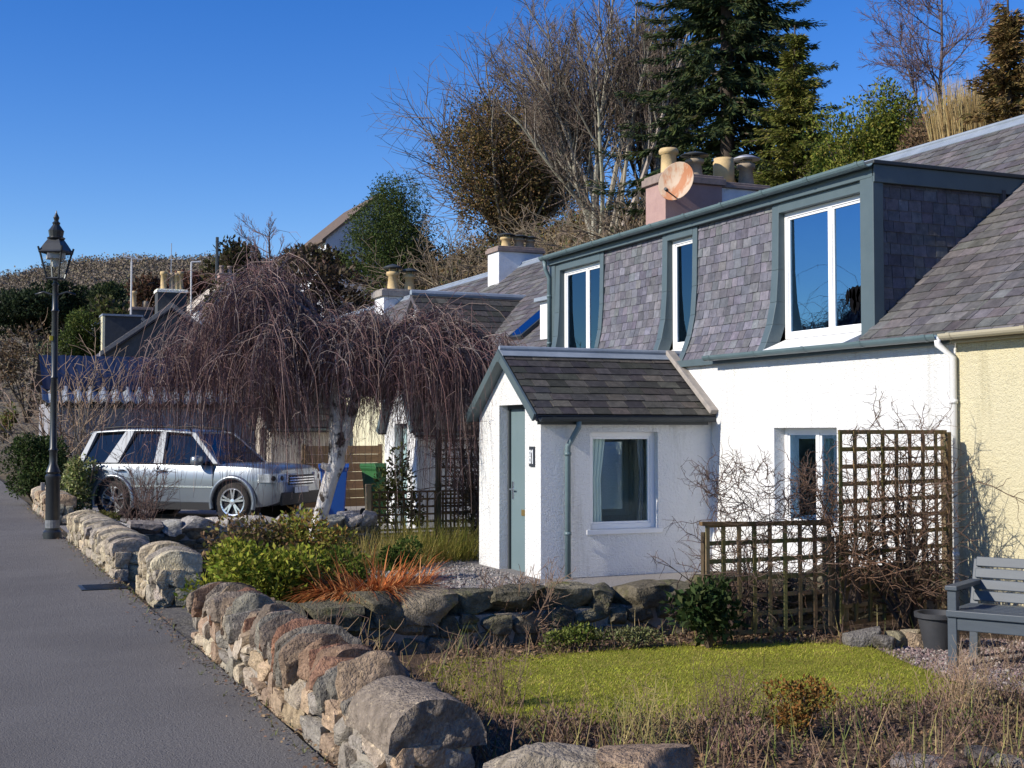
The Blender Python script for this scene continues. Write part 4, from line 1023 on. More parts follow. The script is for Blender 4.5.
for sy in (-1, 1):
    mb = MB()
    def sp(x, z, off=.006): return V((x, sy*(gw_(z)+off), z))
    def pil(a, b, c, d):
        P = [sp(*a), sp(*b), sp(*c), sp(*d)]; mb.prism(P, (0, -sy*.085, 0))
    pil((1.04, 1.04), (.94, 1.04), (.28, 1.63), (.38, 1.66))               # windscreen pillar
    pil((-.22, 1.06), (-.42, 1.06), (-.40, 1.685), (-.26, 1.685))
    pil((-1.24, 1.07), (-1.56, 1.07), (-1.20, 1.70), (-1.0, 1.70))
    pil((-2.06, 1.07), (-2.2, 1.07), (-1.98, 1.66), (-1.88, 1.675))
    pil((.40, 1.63), (.34, 1.665), (-.4, 1.72), (-.4, 1.67)); pil((-.4, 1.67), (-.4, 1.72), (-1.25, 1.725), (-1.25, 1.675)); pil((-1.25, 1.675), (-1.25, 1.725), (-2.0, 1.675), (-1.92, 1.64))
    mb.build('pillars', M['pillar_paint'], car, local=True, bevel=.006)
    mb = MB(); mb.tube([(.25, sy*.62, 1.68), (.2, sy*.62, 1.735), (-.5, sy*.64, 1.775), (-1.3, sy*.64, 1.775), (-1.8, sy*.62, 1.74), (-1.85, sy*.62, 1.70)], .02, 6, cap=True); mb.build('roof_rail', M['car_black'], car, local=True, smooth=True)
    mb = MB(); mb.box((-.9, sy*.955, .62), (1.0, sy*.94, .65)); mb.build('side_moulding', M['alloy'], car, local=True)
    mb = MB(); mb.box((-.9, sy*.93, .20), (.95, sy*.86, .33)); mb.build('sill', M['car_black'], car, local=True)
    mb = MB()
    for x in (-.31, .93): mb.box((x, sy*.953, .36), (x+.012, sy*.93, 1.05))
    mb.tube([(-1.5, sy*.90, 1.06), (-1.42, sy*.943, .85), (-.93, sy*.952, .60), (-.92, sy*.953, .36)], .007, 4)
    mb.box((-2.1, sy*.915, 1.055), (1.0, sy*.89, 1.075)); mb.build('door_gap', M['car_black'], car, local=True)
    for x in (-1.05, -.12):
        mb = MB(); mb.tube([(x-.02, sy*.94, .93), (x, sy*.985, .935), (x-.2, sy*.985, .935), (x-.22, sy*.94, .93)], .016, 6, cap=True); mb.build('door_handle', M['paint'], car, local=True, smooth=True)
    mb = MB(); mb.stone(Matrix.Translation((.66, sy*1.06, 1.13)), (.16, .22, .17), random.Random(1), k=.6, rough=0, cuts=0, n=5); mb.box((.62, sy*.9, 1.06), (.70, sy*1.0, 1.10)); mb.build('door_mirror', M['paint'], car, local=True, smooth=True)
    for x in (-1.31, 1.36):
        mb = MB(); pts = []
        vs, fs = [], []; k = 22
        for i in range(k+1):
            a = -.28+(PI+.56)*i/k; dx, dz = math.cos(a), math.sin(a)
            for rr_, yy in ((.43, .93), (.435, .985), (.485, .985), (.505, .945)): vs.append(V((x+dx*rr_, sy*yy, .36+dz*rr_)))
        for i in range(k):
            for j in range(3): fs.append((i*4+j, i*4+j+1, (i+1)*4+j+1, (i+1)*4+j))
        mb.add(vs, fs); mb.build('wheel_arch', M['paint'], car, local=True, smooth=True)
        mb = MB(); mb.lathe([(.44, 0), (.42, .3)], (x, sy*.6, .36), 20, axis=(0, sy, 0), cap=True); mb.build('arch_liner', M['car_black'], car, local=True)
        mb = MB(); mb.lathe([(.25, -.11), (.335, -.115), (.36, -.07), (.365, 0), (.36, .07), (.335, .115), (.25, .11)], (x, sy*.83, .365), 30, axis=(0, sy, 0), cap=False); ty = mb.build('wheel', M['tyre'], car, local=True, smooth=True)
        mb = MB(); mb.lathe([(.255, .095), (.262, .115), (.235, .11), (.225, .06), (.0, .05)], (x, sy*.83, .365), 30, axis=(0, sy, 0), cap=False)
        for q in range(5):
            for dq in (-.16, .16):
                a = q*2*PI/5+dq+.3; b = q*2*PI/5+dq*.5+.3
                mb.bar((x+math.cos(b)*.05, sy*.925, .365+math.sin(b)*.05), (x+math.cos(a)*.24, sy*.935, .365+math.sin(a)*.24), .035, .03, up=(0, 1, 0))
        mb.lathe([(.06, .0), (.055, .03), (0, .035)], (x, sy*.92, .365), 12, axis=(0, sy, 0)); mb.build('rim', M['alloy'], ty, local=True)
        mb = MB(); mb.lathe([(.22, 0), (.22, .01)], (x, sy*.885, .365), 20, axis=(0, sy, 0)); mb.build('brake_disc', M['car_black'], ty, local=True)
    mb = MB(); mb.prism([(2.262, sy*.50, .68), (2.262, sy*.50, .83), (2.17, sy*.83, .86), (1.98, sy*.925, .87), (1.98, sy*.925, .75), (2.17, sy*.86, .68)], (.0, 0, .001)) if False else None
    mb = MB()
    A = [(2.295, .50), (2.255, .84), (2.15, .925), (1.93, .958)]
    for (xa, ya), (xb, yb) in zip(A, A[1:]): mb.obox((xa, sy*ya, .73), V((xb-xa, sy*(yb-ya), 0)), V((0, 0, .165)), V((-.05, -sy*.03, 0)))
    hl = mb.build('headlight', M['headlamp'], car, local=True, bevel=.008); mb = MB(); mb.lathe([(.055, 0), (.05, .01), (.0, .018)], (2.262, sy*.70, .81), 14, axis=(1, sy*.12, 0)); mb.lathe([(.05, 0), (.045, .01), (.0, .018)], (2.20, sy*.885, .81), 14, axis=(.8, sy*.6, 0)); mb.build('bulb_housing', M['car_black'], hl, local=True)
    mb = MB(); mb.obox((-2.275, sy*.70, .80), (.06, sy*.20, 0), (.07, 0, .36), (.03, -sy*.02, 0)); mb.build('tail_light', M['tail_red'], car, local=True)
    mb = MB(); mb.lathe([(.07, 0), (.07, .02), (.055, .025)], (2.235, sy*.62, .46), 12, axis=(1, 0, 0)); mb.build('fog_lamp', M['headlamp'], car, local=True)
mb = MB()
for z in (.80, .75, .70): mb.box((2.29, -.46, z), (2.31, .46, z+.022))
mb.build('grille', M['alloy'], car, local=True)
mb = MB(); mb.box((2.24, -.72, .30), (2.288, .72, .54)); mb.box((2.262, -.47, .67), (2.288, .47, .86)); mb.build('front_bumper', M['car_black'], car, local=True, bevel=.02)
mb = MB(); mb.box((2.29, -.26, .52), (2.302, .26, .63)); mb.build('number_plate', M['plate'], car, local=True)

# ------------------------------------------------------------------ street lamp
LX, LY = 1.52, 20.75
lamp = thing('street_lamp', 'tall black cast iron street lamp with tapering glass lantern on the pavement edge', 'street lamp', (LX, LY, 0))
mb = MB(); mb.lathe([(.135, 0), (.135, .10), (.105, .13), (.102, .88), (.115, .90), (.115, .94), (.09, .97), (.105, 1.0), (.09, 1.04), (.058, 1.12), (.055, 1.3), (.07, 1.33), (.052, 1.36), (.048, 2.4), (.06, 2.42), (.046, 2.45), (.046, 3.4), (.06, 3.43), (.045, 3.46), (.04, 3.80), (.055, 3.83), (.03, 3.86), (.03, 3.94)], (LX, LY, 0), 16)
pst = mb.build('post', M['iron'], lamp, smooth=True); pst.modifiers.new('e', 'EDGE_SPLIT').split_angle = R(35)
mb = MB(); mb.lathe([(.1065, .16), (.1065, .28)], (LX, LY, 0), 16, cap=False); mb.build('worn_band', pm('worn_grey_band', (.22, .225, .23), (.10, .11, .12), scale=9, rough=.6), pst)
mb = MB(); mb.box((LX-.17, LY+.0, .72), (LX-.112, LY+.06, .84)); mb.build('cable_box', M['mortar_skew'], lamp, bevel=.005)
mb = MB(); mb.tube([(LX-.28, LY+.12, 3.68), (LX-.16, LY+.07, 3.72), (LX, LY, 3.66), (LX+.16, LY-.07, 3.72), (LX+.28, LY-.12, 3.68)], .016, 6, cap=True); mb.build('ladder_bar', M['iron'], lamp, smooth=True)
mb = MB(); mb.box((LX-.075, LY-.05, 2.98), (LX-.03, LY+.0, 3.05)); mb.build('yellow_tag', pm('yellow_tag', (.55, .42, .03), rough=.5), lamp)
ZB, ZT, RB, RT = 3.92, 4.32, .135, .245
mb = MB()
A0 = PI/4-YAW-R(8)
cn = lambda r, z, k: V((LX+r*1.0*math.cos(A0+k*PI/2), LY+r*math.sin(A0+k*PI/2), z))
for k in range(4):
    mb.tube([cn(RB, ZB, k), cn(RT, ZT+.02, k)], .016, 5, cap=True); mb.tube([cn(RB, ZB, k), cn(RB, ZB, k+1)], .018, 5); mb.tube([cn(RT, ZT, k), cn(RT, ZT, k+1)], .022, 5)
    mb.tube([cn(RT, ZT, k), cn(RT*1.09, ZT+.075, k)], .016, 5, cap=True)
mb.build('lantern_frame', M['iron'], lamp)
mb = MB(); mb.lathe([(RT*1.04, ZT), (RT*1.04, ZT+.02), (RT*.72, ZT+.13), (RT*.5, ZT+.20)], (LX, LY, 0), 4, rot=A0); mb.lathe([(.125, ZT+.2), (.135, ZT+.22), (.10, ZT+.24), (.115, ZT+.33), (.10, ZT+.35), (.085, ZT+.37), (.05, ZT+.42), (.06, ZT+.45), (.03, ZT+.48), (.045, ZT+.53), (.012, ZT+.6), (.004, ZT+.64)], (LX, LY, 0), 12); mb.build('lantern_roof', M['iron'], lamp)
mb = MB()
for k in range(4):
    q = .94; a, b, c_, d = cn(RB*q, ZB+.01, k), cn(RB*q, ZB+.01, k+1), cn(RT*q, ZT-.01, k+1), cn(RT*q, ZT-.01, k); nrm = (b-a).cross(c_-a).normalized(); mb.prism([a, b, c_, d], nrm*.004)
M['lamp_glass'] = glass('lantern_glass', (.93, .95, .96), (.9, .9, .9), .08)
mb.build('lantern_pane', M['lamp_glass'], lamp)
mb = MB(); mb.box((LX-.13, LY-.13, ZT-.10), (LX+.13, LY+.13, ZT-.005)); mb.lathe([(.05, ZT-.22), (.06, ZT-.16), (.04, ZT-.1)], (LX, LY, 0), 10); mb.build('lamp_gear', pm('lamp_reflector', (.55, .50, .42), rough=.5), lamp)

# ------------------------------------------------------------------ trellises by the lawn
rnd = random.Random(77)
def lattice(mb, o, u, w, h, nx, nz, sw=.024, th=.014, cols=((1, 1, 1),)):
    o, u = V(o), V(u).normalized(); nn = V((u.y, -u.x, 0))
    for i in range(nx+1):
        mb.obox(o+u*(w*i/nx-sw/2)+UP*rnd.uniform(-.01, .01), u*sw, UP*h, nn*th, jit(rnd.choice(cols), rnd, .25))
    for j in range(nz+1):
        mb.obox(o+UP*(h*j/nz-sw/2)+nn*(-th-.001), u*w, UP*sw+u*rnd.uniform(-.004, .004), nn*th, jit(rnd.choice(cols), rnd, .25))
WC = [(1, 1, 1), (.8, .95, .6), (1.1, 1, .9)]
tt = thing('trellis', 'tall square trellis panel overgrown with bare stems against the white wall', 'trellis', (7.45, 9.55, -.2), 0, 'trellis panels beside the lawn')
mb = MB(); lattice(mb, (7.38, 9.54, -.12), (1.58, .36, 0), 1.60, 1.72, 8, 11, .040, .018, WC); mb.build('lattice', M['wood'], tt, bevel=.003)
for x, y, wd, zt, mt in ((7.46, 9.58, .085, .66, 'wood'), (8.96, 9.90, .075, 1.6, 'wood')):
    mb = MB(); mb.box((x-wd/2, y, -.3), (x+wd/2, y+wd, zt)); mb.build('post', M[mt], tt, bevel=.006)
tl = thing('trellis', 'low square trellis panel below the bare bush in front of the mossy wall', 'trellis', (5.95, 9.55, -.2), 0, 'trellis panels beside the lawn')
mb = MB(); lattice(mb, (5.99, 9.55, -.13), (1, 0, 0), 1.27, .93, 8, 6, .038, .018, WC); mb.obox((5.93, 9.53, .80), (1.36, 0, -.035), (0, 0, .035), (0, .05, 0), (.8, .7, .6)); mb.build('lattice', M['wood'], tl, bevel=.003)
for x, w_, zt, c in ((6.0, .05, .74, .45), (7.31, .084, .66, 1)):
    mb = MB(); mb.box((x-w_/2, 9.58, -.3), (x+w_/2, 9.58+w_, zt), (c, c, c)); mb.build('post', M['wood'], tl, bevel=.006)
mb = MB(); mb.lathe([(.02, 0), (.055, .03), (.07, .09), (.055, .16), (.02, .19)], (8.33, 10.28, .32), 16); tag(mb.build('garden_ornament', M['smooth_white'], smooth=True, loc=(8.33, 10.28, .32)), 'small white egg shaped ornament seen through the tall trellis', 'ornament')
# lattice fence in front of the second porch
lf = thing('lattice_fence', 'brown lattice fence with a pale end post in front of the teal porch door', 'fence', (5.97, 19.25, -.2))
mb = MB(); lattice(mb, (6.05, 19.25, -.15), (1, 0, 0), 1.95, .82, 15, 7, .03, .015, [(1.2, 1.0, .85), (.9, .75, .62)]); lattice(mb, (7.2, 19.45, -.1), (1, 0, 0), 1.9, 1.7, 13, 12, .028, .015, [(.9, .72, .58), (.75, .6, .48)]); mb.build('lattice', M['wood'], lf)
for x, z, c in ((6.0, .80, 2.2), (7.15, 1.62, .7), (9.1, 1.62, .7)):
    mb = MB(); mb.box((x-.04, 19.22, -.3), (x+.04, 19.30, z), (c, c, c)); mb.build('post', M['wood'], lf, bevel=.005)
bf = thing('board_fence', 'brown horizontal board fence behind the wheeled bins', 'fence', (6.9, 26.6, -.07))
mb = MB()
for k in range(7): mb.obox((6.9, 26.6, .02+k*.185), (1.75, .25, 0), (0, 0, .178), (0, .025, 0), jit((1, 1, 1), rnd, .2))
mb.build('boards', M['board'], bf)
for f_ in (0, .5, 1):
    mb = MB(); mb.box((6.9+f_*1.75-.04, 26.63+f_*.25, -.2), (6.9+f_*1.75+.04, 26.71+f_*.25, 1.34)); mb.build('post', M['wood'], bf)
def bin_(x, y, rz, mat, label):
    t = thing('wheeled_bin', label, 'bin', (x, y, -.07), rz)
    mb = MB(); vs = []
    for z, a, b in ((.06, .20, .22), (.92, .25, .31), (.97, .28, .34), (1.0, .28, .34)):
        vs += [V((-a, -b, z)), V((a, -b, z)), V((a, b, z)), V((-a, b, z))]
    mb.add(vs, [(3, 2, 1, 0)]+[(i*4+j, i*4+(j+1) % 4, i*4+4+(j+1) % 4, i*4+4+j) for i in range(3) for j in range(4)]+[(12, 13, 14, 15)]); mb.build('body', M[mat], t, local=True, bevel=.015)
    mb = MB(); mb.prism([(-.285, -.36, 1.0), (-.285, .35, 1.0), (-.285, .3, 1.06), (-.285, -.28, 1.075)], (.57, 0, 0)); mb.tube([(-.22, .38, 1.0), (.22, .38, 1.0)], .018, 6, cap=True); mb.build('lid', M[mat], t, local=True, bevel=.01)
    for s in (-1, 1):
        mb = MB(); mb.lathe([(.1, -.025), (.1, .025)], (s*.24, .24, .1), 14, axis=(1, 0, 0)); mb.build('wheel', M['car_black'], t, local=True)
bin_(6.82, 24.1, R(-15), 'bin_blue', 'blue wheeled bin beside the birch trunk')
bin_(7.75, 24.1, R(10), 'bin_green', 'dark green wheeled bin in front of the board fence')

# ------------------------------------------------------------------ bench and planter
bn = thing('bench', 'grey blue slatted garden bench on pink gravel against the cream wall', 'bench', (7.08, 7.86, -.2), math.atan2(-.87, .49))
BL = 1.55
def bb(name, *boxes):
    mb = MB()
    for b in boxes:
        if len(b) == 2: mb.box(*b)
        else: mb.bar(*b)
    return mb.build(name, M['bench'], bn, local=True, bevel=.006)
for x in (0, BL-.07): bb('leg', ((x, 0, 0), (x+.07, .07, .585)))
bb('leg', ((BL/2-.03, .012, 0), (BL/2+.03, .06, .345)))
bpt = lambda z: .53+max(0, z-.40)*.26
for x in (0, BL-.07):
    mb = MB(); mb.obox((x+.001, .50, 0), (.068, 0, 0), (0, .07, 0), (0, .03, .42)); mb.obox((x+.001, .53, .42), (.068, 0, 0), (0, .06, 0), (0, .12, .36)); mb.build('leg', M['bench'], bn, local=True, bevel=.006)
bb('armrest', ((-.012, -.02, .586), (.082, .60, .622))); bb('armrest', ((BL-.082, -.02, .586), (BL+.012, .60, .622)))
bb('seat', *[((.0, .075+k*.083, .41), (BL, .148+k*.083, .435)) for k in range(6)], ((-.004, -.022, .385), (BL+.004, .071, .437)))
bb('apron', ((.071, .006, .285), (BL-.071, .040, .382)), ((.071, .50, .31), (BL-.071, .53, .40)))
mb = MB()
for k in range(4):
    z = .455+k*.088; mb.obox((.03, .555+(z-.42)*.33-.03, z), (BL-.06, 0, 0), (0, -.018, .006), (0, .0248, .0745))
mb.build('backrest', M['bench'], bn, local=True, bevel=.005)
mb = MB(); mb.obox((BL*.46, .545, .42), (.06, 0, 0), (0, .03, 0), (0, .11, .33)); mb.build('back_post', M['bench'], bn, local=True)
pp = at(941, 651, Z=-.2)
pt = thing('planter', 'round charcoal plastic planter beside the bench', 'planter', (pp.x+.06, pp.y+.1, -.2))
mb = MB(); mb.lathe([(.115, 0), (.165, .26), (.19, .262), (.192, .30), (.165, .30), (.155, .24)], pt.location, 24, cap=False); mb.build('pot', M['planter'], pt, smooth=True).modifiers.new('e', 'EDGE_SPLIT').split_angle = R(40)
mb = MB(); mb.lathe([(.156, .245), (.05, .26), (0, .262)], pt.location, 16, cap=False); mb.build('soil', M['soil'], pt)

# ------------------------------------------------------------------ masts and poles on the hill
def mast(px, y0, y1, d, label, cat, name, arms, r=.035, mat='steel'):
    a, b = at(px, y0, d=d), at(px, y1, d=d); a = V((a.x, a.y, a.z)); b = V((a.x, a.y, b.z))
    t = thing(name, label, cat, a)
    mb = MB(); mb.tube([a-UP*3, b], r, 6, cap=True); mb.build('pole', M[mat], t)
    mb = MB()
    for (u, z, u2, z2, rr_) in arms: mb.tube([b+V((u, 0, z)), b+V((u2, 0, z2))], rr_, 5, cap=True)
    if arms: mb.build('arm', M[mat], t)
M['pale_metal'] = pm('pale_metal', (.55, .55, .55), rough=.6)
mast(131, 318, 258, 72, 'pale television aerial on a tall mast above the far dormers', 'aerial', 'television_aerial', [(-.45, .05, .55, -.05, .04), (-.3, .2, -.25, -.1, .025), (-.05, .15, 0, -.15, .025), (.3, .12, .35, -.18, .025)], .05, 'pale_metal')
mast(191, 300, 262, 78, 'small pale street light with a short arm on the slope', 'street light', 'hill_street_light', [(0, 0, .55, .06, .06)], .05, 'pale_metal')
mast(217, 268, 237, 84, 'dark timber pole standing alone on the skyline', 'pole', 'utility_pole', [(-.1, -.3, .1, -.3, .05)], .10, 'dark_trim')
mast(171, 288, 243, 64, 'thin whip aerial above the broad dark chimney', 'aerial', 'whip_aerial', [], .02)
# ------------------------------------------------------------------ vegetation
def grow(mb, p, d, L, r, lev, rnd, P):
    n = P['seg'][lev]; path = [V(p)]; q = V(p); d = V(d).normalized(); ds = []
    for i in range(n):
        d = (d+rv(rnd)*P['wob'][lev]+UP*P['up'][lev]).normalized(); q = q+d*(L/n); path.append(q); ds.append(d)
    tip = P['tip']
    r1 = min(r, max(tip*.8, r*.22)) if lev < P['max'] else min(r*.5, tip)
    mb.tube(path, [r+(r1-r)*i/n for i in range(n+1)], 6 if lev == 0 else (4 if r > .02 else 3), jit(P['col'][min(lev, len(P['col'])-1)], rnd, .2))
    if lev < P['max']:
        k = P['n'][lev]; k = int(k*rnd.uniform(.8, 1.2)+.5)
        for j in range(k):
            t = P['t0'][lev]+(1-P['t0'][lev])*((j+rnd.random())/k); i = min(n-1, int(t*n)); f = t*n-i
            pos = path[i].lerp(path[i+1], f); dd = ds[i]
            ax = dd.orthogonal().normalized(); ax = Matrix.Rotation(rnd.uniform(0, 2*PI), 3, dd) @ ax
            an = R(P['ang'][lev])*rnd.uniform(.7, 1.3)
            cd = (dd*math.cos(an)+ax*math.sin(an)).normalized()
            grow(mb, pos, cd, L*P['len'][lev]*(1-.45*t)*rnd.uniform(.7, 1.25), max(P['tip'], r*P['rr'][lev]*(1-.4*t)), lev+1, rnd, P)
    return path
def leaf_cloud(mb, c, rad, n, s, cols, rnd, shell=.55, up=.35, asp=.5):
    c = V(c)
    for i in range(n):
        u = rv(rnd); k = shell+(1-shell)*rnd.random()**.7
        p = c+V((u.x*rad[0], u.y*rad[1], u.z*rad[2]))*k
        d = (u*.5+rv(rnd)*.8+UP*up).normalized()
        mb.leaf(p, d, s*rnd.uniform(.6, 1.3), s*asp*rnd.uniform(.7, 1.2), jit(rnd.choice(cols), rnd, .35, .1), nrm=rv(rnd))
def bushy(name, label, cat, base, rad, n, s, cols, seed, lumps=14, group=None, trunk=True, mat='leaf', lump_r=.45, zc=.55, stem_col=(.10, .075, .05), asp=.5, up=.35, squash=1.0):
    rnd = random.Random(seed); base = V(base)
    t = thing(name, label, cat, base, 0, group)
    mb = MB(); cen = base+UP*rad[2]*2*zc*.95
    L = []
    for i in range(lumps):
        u = rv(rnd); k = rnd.uniform(.35, .8)
        L.append((cen+V((u.x*rad[0]*k, u.y*rad[1]*k, u.z*rad[2]*k)), rnd.uniform(.75, 1.25)*lump_r))
    for c, lr in L: leaf_cloud(mb, c, (rad[0]*lr, rad[1]*lr, rad[2]*lr*squash), n//lumps, s, cols, rnd, asp=asp, up=up)
    mb.build('crown', M[mat], t)
    mb = MB()
    for i in range(max(3, lumps//2)):
        c = L[i][0]; mid = base.lerp(c, .5)+rv(rnd)*rad[0]*.1
        mb.tube([base+V((rnd.uniform(-.1, .1)*rad[0], rnd.uniform(-.1, .1)*rad[0], -.1)), mid, c], [max(.012, rad[0]*.035), max(.008, rad[0]*.022), .006], 5, jit(stem_col, rnd, .2))
    mb.build('trunk' if trunk else 'stems', M['bark'], t, smooth=True)
    return t

# --- weeping birch ---------------------------------------------------
rnd = random.Random(202)
TB = V((4.78, 18.15, -.2)); RV = V((math.cos(YAW), -math.sin(YAW), 0)); FV = V((math.sin(YAW), math.cos(YAW), 0))   # across and along the line of sight, used to lay the crown out
wb = thing('weeping_tree', 'weeping birch with white bark and a mop of drooping purplish bare twigs', 'tree', TB)
FK = TB+RV*.44+UP*2.75
mb = MB()
tp = [TB-UP*.2, TB+RV*.09+UP*.35, TB+RV*.20+UP*.75, TB+RV*.29+UP*1.1, TB+RV*.39+UP*1.35, TB+RV*.38+UP*1.8, TB+RV*.40+UP*2.3, FK]
mb.tube(tp, [.13, .105, .105, .11, .12, .105, .10, .09], 12)
mb.tube([TB+RV*.36+FV*.05+UP*1.25, TB+RV*.48+FV*.02+UP*1.7, TB+RV*.62+UP*2.15, TB+RV*.80+UP*2.75], [.08, .095, .085, .06], 9)
mb.tube([TB+RV*.34+UP*1.25, TB+RV*.2-FV*.13+UP*1.33], [.06, .045], 8, cap=True)
trunk = mb.build('trunk', M['bark_birch'], wb, smooth=True)
limbs = MB(); tw = MB()
TWC = [(.135, .075, .072), (.17, .098, .09), (.10, .058, .058), (.22, .145, .125), (.15, .082, .08), (.27, .20, .175)]
def bez(a, b, c, d, n): return [a*(1-t)**3+b*3*t*(1-t)**2+c*3*t*t*(1-t)+d*t**3 for t in [i/n for i in range(n+1)]]
anchors = []
# across, along, peak height, end across, end height
spec = [(-.5, .1, 3.75, -1.0, 3.35), (-.8, -.4, 3.95, -1.35, 3.5), (-.8, .35, 3.95, -1.45, 3.45), (-1.05, 0, 3.85, -2.25, 2.85), (-1.2, -.25, 3.6, -2.4, 2.5), (-.3, -.55, 3.35, -.7, 2.9), (-.2, .6, 3.45, -.4, 3.0),
        (.0, .2, 3.55, .3, 3.25), (.2, -.3, 3.45, .55, 3.05), (.1, .45, 3.5, .5, 3.2), (.3, .1, 3.15, .6, 2.95), (.7, -.3, 3.2, 1.1, 2.95), (.8, .3, 3.3, 1.35, 3.1), (1.05, 0, 3.55, 1.65, 3.2), (1.1, -.3, 3.3, 1.9, 2.8), (1.15, .35, 3.5, 1.95, 2.9), (.1, -.6, 3.05, .2, 2.6), (-.6, -.6, 3.5, -.9, 2.9), (-.95, .55, 3.7, -1.7, 3.0), (.5, .65, 3.2, .9, 2.8), (-.85, 0, 4.2, -1.1, 3.9), (-1.35, .15, 3.5, -2.3, 2.3), (1.4, .1, 3.55, 2.25, 3.0)]
for (mx, my, mz, ex, ez) in spec:
    top = TB+RV*(.36+mx)+FV*my*1.1+UP*mz; end = TB+RV*(.36+ex)+FV*(my*2.0)+UP*ez
    st = FK if mx < .25 else TB+RV*.78+UP*2.65
    p = bez(st, st+(top-st)*.55+UP*.25+RV*rnd.uniform(-.1, .1), top+UP*.05, end, 12)
    p = [q+rv(rnd)*.035 for q in p]
    limbs.tube(p, [.05-.043*i/12 for i in range(13)], 6)
    anchors.append((p, 1.0))
    for k in range(13):
        i = rnd.randint(3, 11); a = p[i]; out = (a-FK); out.z = 0; out = (out.normalized() if out.length > .1 else RV)
        side = V((-out.y, out.x, 0))*rnd.uniform(-1, 1); d = (out*rnd.uniform(.1, .8)+side).normalized(); l = rnd.uniform(.25, .7)
        q = bez(a, a+d*l*.4+UP*rnd.uniform(.05, .22), a+d*l*.85+UP*.08, a+d*l*1.05-UP*rnd.uniform(.1, .4), 6)
        limbs.tube(q, [.009-.006*j/6 for j in range(7)], 4); anchors.append((q, .75))
        for k2 in range(3):
            a2 = q[rnd.randint(1, 5)]; d2 = (rv(rnd)+UP*.1).normalized(); l2 = rnd.uniform(.15, .5)
            q2 = bez(a2, a2+d2*l2*.4+UP*.08, a2+d2*l2*.9, a2+d2*l2-UP*rnd.uniform(.1, .3), 4)
            limbs.tube(q2, [.007-.004*j/4 for j in range(5)], 3); anchors.append((q2, .5))
limbs.build('branch', pm('birch_branch', (.13, .10, .09), (.24, .20, .19), scale=5, rough=.8, bump=.3, c3=(.45, .42, .40), s3=2.5, t3=(.62, .74)), wb, smooth=True)
pool = []
for q, wgt in anchors:
    for i in range(1, len(q)-1): pool.append((q, i, wgt))
NT = 0
while NT < 8600:
    q, i, wgt = rnd.choice(pool)
    if wgt == 1 and i < 4: continue
    a = q[i].lerp(q[i+1], rnd.random()); lat = (a-TB).dot(RV)-.36; dep = (a-TB).dot(FV)
    out = a-FK; out.z = 0; out = out.normalized() if out.length > .05 else rv(rnd)
    d = (out*rnd.uniform(-.2, .35)+rv(rnd)*.9+UP*rnd.uniform(-.3, .3)); d.normalize()
    hang = noise.noise(V((lat*2.2, dep*2.2, 11)))*1.1
    if noise.noise(V((lat*1.7, dep*1.7, a.z*1.5+40))) < -.22: continue
    if lat > 1.25: zm = rnd.uniform(-.2, 1.4) if rnd.random() < .7 else rnd.uniform(1.3, 2.5)
    elif lat > .4: zm = rnd.uniform(2.0, 2.9) if rnd.random() < .8 else rnd.uniform(1.3, 2.0)
    elif lat > -.45: zm = rnd.uniform(2.45, 3.2) if rnd.random() < .9 else rnd.uniform(1.4, 2.2)
    elif lat > -1.5: zm = rnd.uniform(.6, 2.2)
    else: zm = rnd.uniform(.95, 2.3)
    L = min(rnd.uniform(.35, 1.1)*(1 if rnd.random() < .5 else 2.5), (a.z-zm-hang)*1.1+.15)
    if L < .2: continue
    NT += 1
    n = 7; path = [a]; p = a; g = rnd.uniform(.45, 1.0)
    sway = rv(rnd)*.16; sway.z = 0
    for k in range(n):
        d = (d+V((0, 0, -g))+sway*rnd.uniform(-.3, 1)+rv(rnd)*.15).normalized(); p = p+d*L/n; path.append(p)
    c = jit(rnd.choice(TWC), rnd, .35)
    tw.tube(path, [.0040-.0022*k/n for k in range(n+1)], 3, c)
    for m_ in range(2):
        k = rnd.randint(1, n-1); pp2 = path[k]; d2 = (rv(rnd)*.8+V((0, 0, -.5))).normalized(); l2 = rnd.uniform(.1, .4)
        tw.tube([pp2, pp2+d2*l2*.5, pp2+d2*l2*.8-UP*l2*.3], [.003, .0026, .0018], 3, c)
tw.build('hanging_twigs', M['twig'], wb)

# --- trees on the bank ------------------------------------------------
def foot(px, X, dz=0):                                   # the ground point under a column of the photograph at distance X across
    p = at(px, 300, X=X); return V((p.x, p.y, gz(p.x, p.y)+dz))
rnd = random.Random(9)
P = dict(seg=[8, 5, 4, 3], wob=[.085, .14, .2, .22], up=[.05, .10, .10, .05], n=[10, 8, 7], t0=[.34, .2, .12], ang=[32, 38, 44], len=[.42, .55, .6], rr=[.5, .55, .6], max=3, tip=.0085,
         col=[(.30, .28, .23), (.25, .23, .19), (.155, .125, .10), (.12, .092, .075)])
b0 = foot(607, 24)
bt = thing('bare_tree', 'large bare tree of many pale grey stems fanning up from the bank', 'tree', b0)
mb = MB()
for i in range(22):
    a = 2*PI*i/22; lat = -.70+1.30*i/21+rnd.uniform(-.05, .05); lean = abs(lat); dep = rnd.uniform(-.35, .35)
    d = (RV*(lat-.03)+FV*dep+UP).normalized()
    grow(mb, b0+RV*math.cos(a)*.5+FV*math.sin(a)*.4-UP*.3, d, rnd.uniform(7.4, 10.2)*(1-.22*lean), rnd.uniform(.075, .14), 0, rnd, P)
mb.build('branches', M['bark'], bt)
P2 = dict(P, n=[8, 6, 5], wob=[.12, .2, .26, .28], up=[-.02, 0, 0, 0], tip=.013, col=[(.26, .22, .17), (.22, .18, .13), (.18, .14, .10)])
